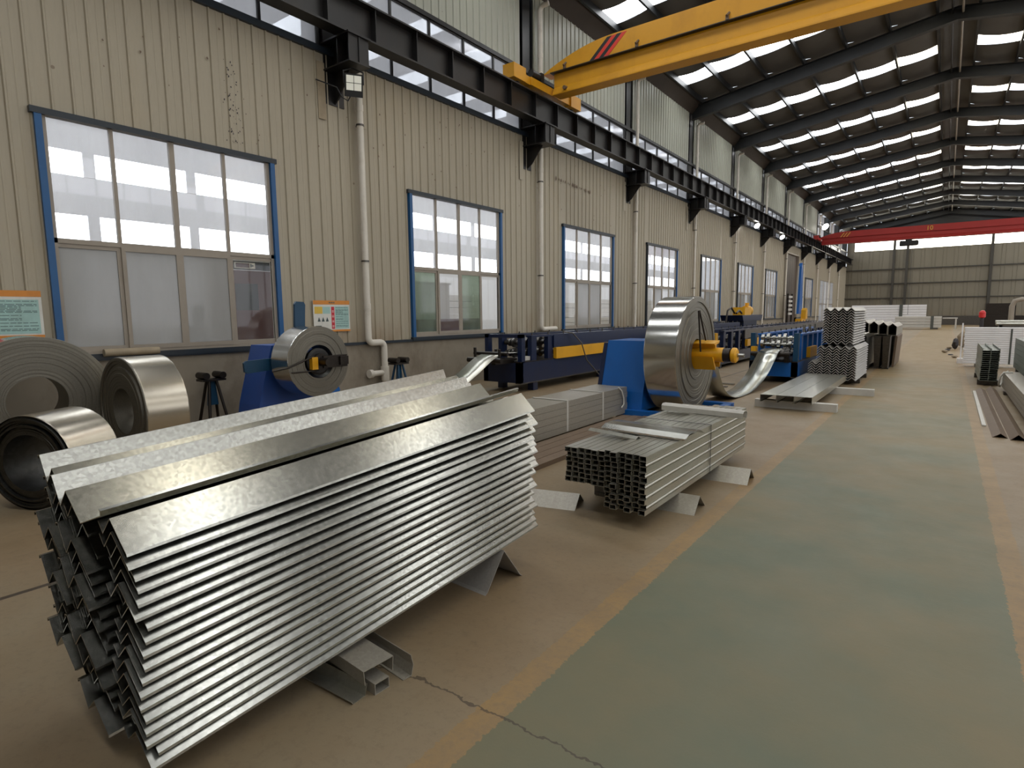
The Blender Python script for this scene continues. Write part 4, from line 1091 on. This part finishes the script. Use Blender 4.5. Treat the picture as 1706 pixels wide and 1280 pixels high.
# ---------------- grey bundle and boards behind the middle stack
def channel_bundle(label, x0, x1, y0, y1, z0, rows, cols_, hgt, mat, group, straps=(), strapmat='strap_white', cat='channel', name='channel_section'):
    w = (x1-x0)/cols_
    pts = [(-w/2+0.012, 0.006), (-w/2+0.002, 0.001), (-w/2+0.001, hgt-0.010), (w/2-0.001, hgt-0.010), (w/2-0.002, 0.001), (w/2-0.012, 0.006)]
    me = MB().sheet(pts, -0.003, 0, y1-y0).mesh(name, mat)
    rn = random.Random(len(label))
    for c in range(cols_):
        for r_ in range(rows):
            o = link(name, me, None, (x0+w*(c+0.5), y0+rn.uniform(-0.015, 0.015), z0+hgt*r_)); tag(o, '%s, %s layer, %s from the left' % (label, ordinal(r_+1), ordinal(c+1)), cat, group)
    for k, yy in enumerate(straps):
        zt = z0+rows*hgt
        m = MB().sheet([(x0-0.004, z0), (x0-0.004, zt+0.003), (x1+0.004, zt+0.003), (x1+0.004, z0), (x0-0.004, z0-0.001)], 0.002, yy-0.02, yy+0.02)
        tag(obj('strap', m, strapmat), 'packing strap round the %s, %s one' % (group, ['nearest', 'second', 'third', 'fourth'][k]), 'strap', 'straps of the '+group)
channel_bundle('grey channel in the strapped bundle by the blue uncoiler', -4.50, -3.95, 5.0, 8.35, 0.03, 5, 3, 0.083, 'galvanised_dull', 'grey strapped bundle', (6.55, 7.55), 'off_white')
for yy in (5.6, 7.9):
    tag(obj('timber_bearer', B(-4.55, -3.93, yy-0.04, yy+0.04, 0, 0.028), 'pale_wood'), 'thin timber bearer under the grey bundle, %s one' % ('nearer' if yy < 6 else 'farther'), 'batten', 'bearers under the grey bundle')
o = obj('lifting_loop', MB().tube([(-3.95, 8.05, 0.455), (-3.92, 8.1, 0.40), (-3.92, 8.17, 0.28), (-3.92, 8.18, 0.18), (-3.92, 8.10, 0.14)], 0.012, 6), 'strap_white')
tag(o, 'white strap tail hanging on the grey bundle', 'strap')
lb = MB().box(-0.07, 0.07, 0, 3.6, 0, 0.05).mesh('long_board', 'rusty_brown')
for k in range(4):
    x = -3.78+0.15*k
    o = link('long_board', lb, None, (x, 4.4+0.05*k, 0.0)); tag(o, 'flat tan board on the floor along the grey bundle, %s from the aisle' % ordinal(4-k), 'board', 'tan boards by the grey bundle')

# ---------------- low flat bundle near the machine
for k, (xa, xb) in enumerate(((-2.36, -2.12), (-2.11, -1.86), (-1.85, -1.60))):
    w = xb-xa
    me = MB().sheet([(-w/2+0.02, 0.118), (-w/2, 0.118), (-w/2, 0.0), (w/2, 0.0), (w/2, 0.118), (w/2-0.02, 0.118)], -0.003, 0, 3.9).mesh('wide_channel', 'galvanised_box')
    o = link('wide_channel', MB().sheet([(-w/2+0.02, 0.002), (-w/2, 0.002), (-w/2, 0.115), (w/2, 0.115), (w/2, 0.002), (w/2-0.02, 0.002)], -0.003, 0, 3.9).mesh('wide_channel', 'galvanised_box'), None, ((xa+xb)/2, 10.0, 0.125))
    tag(o, 'wide galvanised channel in the low flat row before the blue machine, %s' % ('left one', 'middle one', 'right one')[k], 'channel', 'wide channels of the low row')
for k, yy in enumerate((10.3, 12.6)):
    tag(obj('white_bearer', B(-2.5, -1.28, yy-0.07, yy+0.07, 0, 0.124) if k == 0 else B(-2.5, -0.98, yy-0.07, yy+0.07, 0, 0.124), 'off_white'), 'pale bearer sticking out under the low channel row, %s one' % ('nearer', 'farther')[k], 'bearer', 'bearers under the low row')

# ---------------- stacks of nested angles
def angle_mesh(leg, L, mat, name='steel_angle', t_=0.012):
    return MB().sheet([(-leg, -leg), (0, 0), (leg, -leg)], t_, 0, L).mesh(name, mat)
am = angle_mesh(0.0765, 2.2, 'angle_steel'); am_lit_top = angle_mesh(0.0765, 2.25, 'off_white')  # top angles coloured pale to stand in for light on their upper faces
GA = 'nested angles of the double stack'
rnd = random.Random(12)
for c in range(4):
    for k in range(14):
        o = link('steel_angle', am_lit_top if k == 0 else am, None, (-2.085+0.155*c+rnd.uniform(-.002, .002), 14.3+rnd.uniform(-0.012, 0.012)-(0.05 if k == 0 else 0), 1.655-0.055*k))
        tag(o, ('bright folded angle topping the tall zigzag stack, %s from the left' % ordinal(c+1)) if k == 0 else 'folded angle in the upper zigzag tier, %s below the top, %s from the left' % (ordinal(k), ordinal(c+1)), 'angle', GA)
for c in range(6):
    for k in range(13):
        z = 0.838-0.055*k
        if c == 0 and k < 6: continue
        o = link('steel_angle', am, None, (-2.30+0.155*c+rnd.uniform(-.002, .002), 14.15+rnd.uniform(-0.012, 0.012), z))
        tag(o, 'folded angle in the lower zigzag tier, %s from its top, %s from the left' % (ordinal(k+1), ordinal(c+1)), 'angle', GA)
for yy in (14.7, 16.0):
    tag(obj('bearer', B(-2.4, -1.42, yy-0.05, yy+0.05, 0.0, 0.09), 'steel_dark'), 'dark bearer beneath the tall zigzag stack, %s one' % ('front' if yy < 15 else 'rear'), 'bearer', 'bearers under the zigzag stack')
# second stack behind: dark hollow ridged sections above slanted plates
ridge = [(-0.10, 0.0), (-0.10, 0.25), (-0.005, 0.335), (0.10, 0.25), (0.10, 0.0)]
rm = MB().sheet([(-0.098, 0.23), (0.0, 0.32), (0.098, 0.23), (0.098, 0.0), (-0.098, 0.0), (-0.098, 0.22)], 0.006, 0, 2.6).prism([(-0.095, 0.0), (0.095, 0.0), (0.095, 0.225), (0.0, 0.312), (-0.095, 0.225)], 2.55, 2.59).mesh('ridged_section', 'galvanised_dull')  # plate added across the far end to keep light out of the hollow
for c in range(4):
    o = link('ridged_section', rm, None, (-1.72+0.2*c, 18.0+0.15*c, 1.0-0.03*c)); tag(o, 'dark hollow ridged section on the second stack, %s from the left' % ('first', 'second', 'third', 'fourth')[c], 'section', 'ridged sections of the second stack')
pm = MB().sheet([(-0.155, 0.035), (-0.15, 0.0), (0.14, 0.0), (0.155, -0.045)], 0.003, 0, 3.0).mesh('slanted_plate', 'galvanised')
for k in range(19):
    o = link('slanted_plate', pm, None, (-1.76+rnd.uniform(-.004, .004), 17.6, 0.14+0.0435*k)); tag(o, 'bright folded plate in the low stack behind the zigzag angles, %s from the floor' % ordinal(k+1), 'plate', 'folded plates behind the angles')
tag(obj('plate_base', B(-1.92, -1.60, 17.62, 20.5, 0.0, 0.09), 'steel_dark'), 'dark skid under the bright folded plates', 'skid')
for k in range(2):
    x = -1.44+0.2*k
    t = thing('dark_bin', 'dark tapered steel bin right of the folded plates, %s one' % ('left', 'right')[k], 'bin', (x, 18.9, 0), 'dark bins')
    obj('body', MB().add([(x-0.06, 18.6, 0.03), (x+0.06, 18.6, 0.03), (x+0.06, 20.6, 0.03), (x-0.06, 20.6, 0.03), (x-0.085, 18.5, 0.86), (x+0.085, 18.5, 0.86), (x+0.085, 20.7, 0.86), (x-0.085, 20.7, 0.86)], [(3, 2, 1, 0), (4, 5, 6, 7), (0, 1, 5, 4), (1, 2, 6, 5), (2, 3, 7, 6), (3, 0, 4, 7)]), 'steel_dark', t)
    obj('rim', B(x-0.095, x+0.095, 18.48, 20.72, 0.86, 0.9), 'steel_dark', t)
    obj('foot', B(x-0.08, x+0.08, 18.58, 20.6, 0.0, 0.03), 'steel_dark', t)
tag(obj('leaning_sheet', MB().prism([(-1.13, 0.02), (-1.08, 0.02), (-1.03, 0.85), (-1.08, 0.9)], 19.2, 21.4), 'rusty_brown'), 'brown leaning sheet beside the dark troughs', 'sheet')

# ---------------- bundles by the back wall
def white_bar(name, label, x0, x1, y0, y1, z0, h, rows, mat, group):
    me = MB().sheet([(y0+0.06, z0+0.02), (y0+0.01, z0+0.02), (y0, z0+h*0.5), (y0+0.01, z0+h-0.012), (y1, z0+h-0.012), (y1, z0+0.02), (y1-0.04, z0+0.02)], -0.006, x0, x1, 'x')
    for r_ in range(rows):
        m = MB(); m.v = [(p[0], p[1], p[2]+r_*h) for p in me.v]; m.f = me.f; m.sm = me.sm
        tag(obj(name, m, mat), '%s, %s from the floor' % (label, ordinal(r_+1)), 'channel', group)
white_bar('long_channel', 'long pale channel in the tall pile against the back wall', -7.0, -1.4, 62.0, 62.9, 0.0, 0.22, 9, 'white_paint', 'pale pile at the back wall')
white_bar('long_section', 'long grey section in the low pile across the aisle end', -3.3, -0.25, 56.6, 57.6, 0.12, 0.225, 4, 'off_white', 'low pile across the aisle end')
for k, x in enumerate((-3.0, -0.6)):
    tag(obj('bearer', B(x-0.15, x+0.15, 56.5, 57.7, 0, 0.11), 'steel_dark'), 'dark bearer under the low pile across the aisle end, %s one' % ('left', 'right')[k], 'bearer', 'bearers at the aisle end')
tag(obj('strap', B(-0.95, -0.75, 56.57, 56.598, 0.0, 1.03), 'strap_dark'), 'dark strap down the front of the low pile', 'strap')
tag(obj('strap', B(-3.35, -3.1, 61.95, 61.99, 0.0, 2.0), 'strap_dark'), 'dark post standing before the tall pale pile', 'post')
tag(obj('round_bar', MB().cyl((-0.2, 57.2, 0.86), (0.75, 57.2, 0.86), 0.045, 8).box(0.6, 0.7, 57.15, 57.25, 0, 0.82), 'off_white'), 'pale bar sticking out behind the low pile', 'bar')

# ---------------- right hand side of the aisle
me = MB().sheet([(-0.20, 0.012), (-0.20, 0.0), (0.20, 0.0), (0.20, 0.012)], 0.002, 0, 1)
h_ = 0.0585
wm = MB().sheet([(-0.10, 0.003), (-0.14, 0.003), (-0.145, h_*0.5), (-0.14, h_-0.004), (0.14, h_-0.004), (0.145, h_*0.5), (0.14, 0.003), (0.10, 0.003)], -0.003, 0, 3.4, 'x').mesh('white_channel', 'white_paint')
rnd = random.Random(5)
for k in range(17):
    o = link('white_channel', wm, None, (0.455+rnd.uniform(-0.012, 0.012), 20.6, 0.09+h_*k))
    tag(o, 'white painted channel, topmost of the white stack right of the aisle' if k == 16 else '%s white painted channel below the top of the white stack right of the aisle' % ordinal(16-k), 'channel', 'white channel stack')
for k, x in enumerate((0.8, 2.6)):
    tag(obj('bearer', B(x-0.08, x+0.08, 20.4, 20.8, 0, 0.089), 'steel_dark'), 'dark bearer under the white stack, %s one' % ('left', 'right')[k], 'bearer', 'bearers under the white stack')
tag(obj('white_strip', MB().box(0.40, 0.435, 21.6, 21.66, 0.15, 1.18).box(0.34, 0.5, 21.5, 21.76, 0.0, 0.15), 'white_paint'), 'narrow white upright standing left of the white stack', 'post')
tag(obj('strap', B(1.42, 1.46, 20.445, 20.452, 0.1, 1.05), 'strap_dark'), 'grey strap down the front of the white stack', 'strap')
# dark channel pile
cm = MB().sheet([(-0.055, 0.0375), (-0.066, 0.0375), (-0.067, 0.003), (0.067, 0.003), (0.066, 0.0375), (0.055, 0.0375)], 0.008, 0, 2.4).mesh('dark_channel', 'grey_green')
for c in range(2):
    for r_ in range(16):
        o = link('dark_channel', cm, None, (0.73+0.137*c+rnd.uniform(-.004, .004)-0.004*(16-r_)*0.2, 15.5+rnd.uniform(-0.02, 0.02), 0.11+0.0415*r_))
        tag(o, 'grey-green open channel in the square pile, %s from the floor, %s column' % (ordinal(r_+1), ('left', 'right')[c]), 'channel', 'grey-green channel pile')
tag(obj('bearer', MB().box(0.62, 0.98, 15.7, 15.85, 0, 0.105), 'steel_dark'), 'dark bearer under the grey-green pile, near one', 'bearer', 'bearers under the grey-green pile')
tag(obj('bearer', MB().box(0.62, 0.98, 17.3, 17.45, 0, 0.105), 'steel_dark'), 'dark bearer under the grey-green pile, far one', 'bearer', 'bearers under the grey-green pile')
# long bundles running out of view on the right
channel_bundle('grey-green section in the high bundle at the right edge', 1.25, 2.2, 12.5, 16.7, 0.33, 6, 4, 0.105, 'grey_green', 'high bundle at the right edge')
tag(obj('support_rail', MB().box(1.25, 2.2, 13.0, 13.2, 0, 0.325).box(1.25, 2.2, 16.0, 16.2, 0, 0.325), 'steel_dark'), 'dark support rail under the high bundle at the right edge', 'support')
channel_bundle('channel in the low slung bundle, right edge', 0.98, 1.22, 9.3, 15.0, 0.06, 4, 2, 0.075, 'galvanised_dull', 'low bundle at the right edge')
tag(obj('bearer', MB().box(0.95, 1.24, 10.0, 10.15, 0, 0.058).box(0.95, 1.24, 14.0, 14.15, 0, 0.058), 'steel_dark'), 'dark bearers under the low bundle at the right edge', 'bearer')
tag(obj('lifting_sling', MB().tube([(1.10, 14.6, 0.375), (0.97, 14.6, 0.37), (0.92, 14.62, 0.28), (0.905, 14.65, 0.14), (0.93, 14.75, 0.08), (0.965, 14.8, 0.16), (0.965, 14.82, 0.30), (1.05, 14.85, 0.38)], 0.016, 8), 'strap_white'), 'white lifting sling looped over the low bundle', 'sling')
tag(obj('brown_angle', MB().sheet([(-0.10+0.66, 0.0), (0.66-0.02, 0.055), (0.66+0.055, 0.0)], 0.003, 9.3, 14.6), 'rusty_brown'), 'long brown folded angle on the floor, nearer the aisle', 'angle', 'brown angles on the floor')
tag(obj('brown_angle', MB().sheet([(0.725, 0.0), (0.80, 0.075), (0.89, 0.0)], 0.003, 9.2, 14.8), 'rusty_brown'), 'long brown folded angle on the floor, beside the low bundle', 'angle', 'brown angles on the floor')
tag(obj('pale_batten', MB().add([(0.51, 14.3, 0), (0.552, 14.3, 0), (0.535, 10.1, 0), (0.49, 10.1, 0), (0.51, 14.3, .02), (0.552, 14.3, .02), (0.535, 10.1, .02), (0.49, 10.1, .02)], [(3, 2, 1, 0), (4, 5, 6, 7), (0, 1, 5, 4), (1, 2, 6, 5), (2, 3, 7, 6), (3, 0, 4, 7)]), 'off_white'), 'thin pale batten lying on the floor beside the brown angles', 'batten')
# clutter beyond the white stack
rnd = random.Random(31)
def lump(name, label, c, s, mat, group):
    m = MB(); n = 8; V = []; rings = 5
    for j in range(rings+1):
        ph = -PI/2+PI*j/rings
        for i in range(n):
            a = 2*PI*i/n; k = rnd.uniform(0.75, 1.15)
            V.append((c[0]+s[0]*math.cos(a)*math.cos(ph)*k, c[1]+s[1]*math.sin(a)*math.cos(ph)*k, c[2]+s[2]*(1+math.sin(ph))))
    m.add(V, [(j*n+i, j*n+(i+1) % n, (j+1)*n+(i+1) % n, (j+1)*n+i) for j in range(rings) for i in range(n)])
    tag(obj(name, m, mat), label, 'debris', group)
for k in range(12):
    lump('scrap_bundle', ('crumpled pale scrap lump beyond the white stack, %s from the aisle' if k % 3 else 'crumpled dark scrap lump beyond the white stack, %s from the aisle') % ['first', 'second', 'third', 'fourth', 'fifth', 'sixth', 'seventh', 'eighth', 'ninth', 'tenth', 'eleventh', 'twelfth'][k], (0.42+0.17*k+rnd.uniform(-.05, .05), 29+1.6*(k % 5), 0), (rnd.uniform(0.10, 0.2), 0.22, rnd.uniform(0.10, 0.42)), 'debris_tan' if k % 3 else 'debris_dark', 'scrap beyond the white stack')
for k in range(5):
    lump('scrap_bundle', 'small scrap on the aisle edge by the white upright, %s by distance' % ['first', 'second', 'third', 'fourth', 'fifth'][k], (0.12+rnd.uniform(-0.12, 0.2), 24+1.3*k, 0), (0.09, 0.14, rnd.uniform(0.02, 0.06)), 'debris_dark' if k % 2 else 'debris_tan', 'scrap at the aisle edge')
t = thing('red_cap_post', 'red round cap on a dark post beyond the white stack', 'post', (1.28, 33.0, 0))
obj('post', MB().cyl((1.28, 33, 0), (1.28, 33, 1.2), 0.07, 10), 'debris_dark', t)
obj('cap', MB().lathe([(0.07, 1.18), (0.12, 1.22), (0.12, 1.42), (0.07, 1.5), (0.0, 1.52)], (1.28, 33, 0), (0, 0, 1), 16), 'red_plastic', t)
t = thing('pipe_rack', 'rack of pale pipes behind the white stack', 'rack', (2.6, 32, 0))
for k in range(4): obj('pipe', MB().cyl((1.7, 31.6+0.2*k, 0.95+0.09*(k % 2)), (4.2, 31.6+0.2*k, 0.95+0.09*(k % 2)), 0.06, 8), 'galvanised_box', t)
obj('rack_frame', MB().box(1.8, 1.9, 31.4, 32.4, 0, 0.9).box(3.9, 4.0, 31.4, 32.4, 0, 0.9).box(1.8, 4.0, 31.4, 31.5, 0.8, 0.9).box(1.8, 4.0, 32.3, 32.4, 0.8, 0.9), 'steel_dark', t)
t = thing('grey_arch', 'grey arched hoop frame standing before the back wall', 'frame', (4.0, 44, 0))
obj('hoop', MB().tube([(3.0, 44, 0), (3.0, 44, 1.7), (3.1, 44, 2.0), (3.4, 44, 2.1), (3.8, 44, 2.0), (3.9, 44, 1.7), (3.9, 44, 0)], 0.13, 8), 'alu_frame', t)
tag(obj('machine_row', MB().box(2.4, 7.5, 62, 64, 0, 1.0).box(2.6, 4.5, 62.2, 63.8, 1.0, 2.0).box(5.2, 7.2, 62.3, 63.5, 1.0, 1.7), 'oily_metal'), 'dark machinery against the back wall, right of the aisle', 'machine')
tag(obj('thin_bar', MB().cyl((-5.2, 16.8, 0.12), (-4.2, 18.6, 0.03), 0.03, 8), 'galvanised'), 'short bright bar lying on the floor behind the loop of strip', 'bar') if False else None
for k in range(2):
    tag(obj('floor_bar', MB().box(-4.6, -3.6, 12.4+0.5*k, 12.5+0.5*k, 0, 0.03), 'galvanised'), 'thin bright bar on the floor between the coil and machine, %s one' % ('nearer', 'farther')[k], 'bar', 'bars between coil and machine')

# ---------------- things in the neighbouring hall
t = thing('annex_partition', 'dark partition with a maroon door behind the nearest window', 'partition', (-12.05, 6.8, 0))
obj('panel', MB().box(-12.1, -12.05, 6.0, 6.42, 0, 2.75).box(-12.1, -12.05, 7.36, 8.2, 0, 2.75).box(-12.1, -12.05, 6.42, 7.36, 2.57, 2.75), 'dark_glass', t)
dd = obj('maroon_door', B(-12.09, -12.04, 6.43, 7.35, 0, 2.56), 'maroon', t)
obj('door_window', B(-12.04, -12.03, 6.5, 7.0, 1.72, 2.28), 'dark_glass', dd)
ex = obj('direction_sign', B(-12.03, -12.0, 6.5, 6.95, 2.60, 2.72), 'sign_white', t)
obj('sign_face', MB().box(-12.0, -11.995, 6.52, 6.82, 2.615, 2.705), 'maroon', ex)
obj('arrow', MB().prism([(6.84, 2.62), (6.93, 2.66), (6.84, 2.70)], -12.0, -11.995, 'x'), 'sign_ink', ex)
obj('roof_band', B(-12.2, -12.0, 5.8, 8.3, 2.75, 2.92), 'annex_sheet', t)
obj('side_wall', B(-16, -12.1, 8.14, 8.2, 0, 2.9), 'annex_sheet', t)
sg = 'white panel piles in the neighbouring hall'
for j, (ya, yb, x, zt) in enumerate(((13.2, 15.2, -13.5, 2.2), (19.6, 23.5, -13.5, 2.0), (24.5, 31, -14.0, 2.3), (32, 38, -14, 2.2))):
    n = int(zt/0.2)
    for k in range(n):
        tag(obj('wall_panel', B(x, x+1.0, ya+0.01*k, yb, 0.2*k, 0.2*k+0.185), 'white_paint'), 'white panel in the pile seen through window %d, %s from the floor' % (j+2, ordinal(k+1)), 'panel', sg)
tag(obj('corrugated_shield', MB().sheet([(10.8+0.06*i, 0.0+0.02*(i % 2)) for i in range(24)], 0.01, 1.0, 2.3, 'z') if False else MB().box(-11.6, -11.5, 10.9, 12.3, 0.9, 2.4).box(-11.65, -11.45, 10.85, 12.35, 2.38, 2.45), 'annex_sheet'), 'grey standing panel seen through the second window', 'panel') if False else None
tag(obj('maroon_board', MB().box(-11.8, -11.7, 10.6, 14.2, 0.0, 1.45).box(-11.82, -11.68, 10.6, 14.2, 0.0, 0.05), 'maroon'), 'low maroon board standing behind the second window', 'board')
tag(obj('upright_board', MB().box(-11.95, -11.85, 10.9, 12.9, 0.0, 2.45).box(-11.97, -11.83, 10.85, 12.95, 2.45, 2.5), 'annex_sheet'), 'grey upright panel standing behind the second window', 'panel')
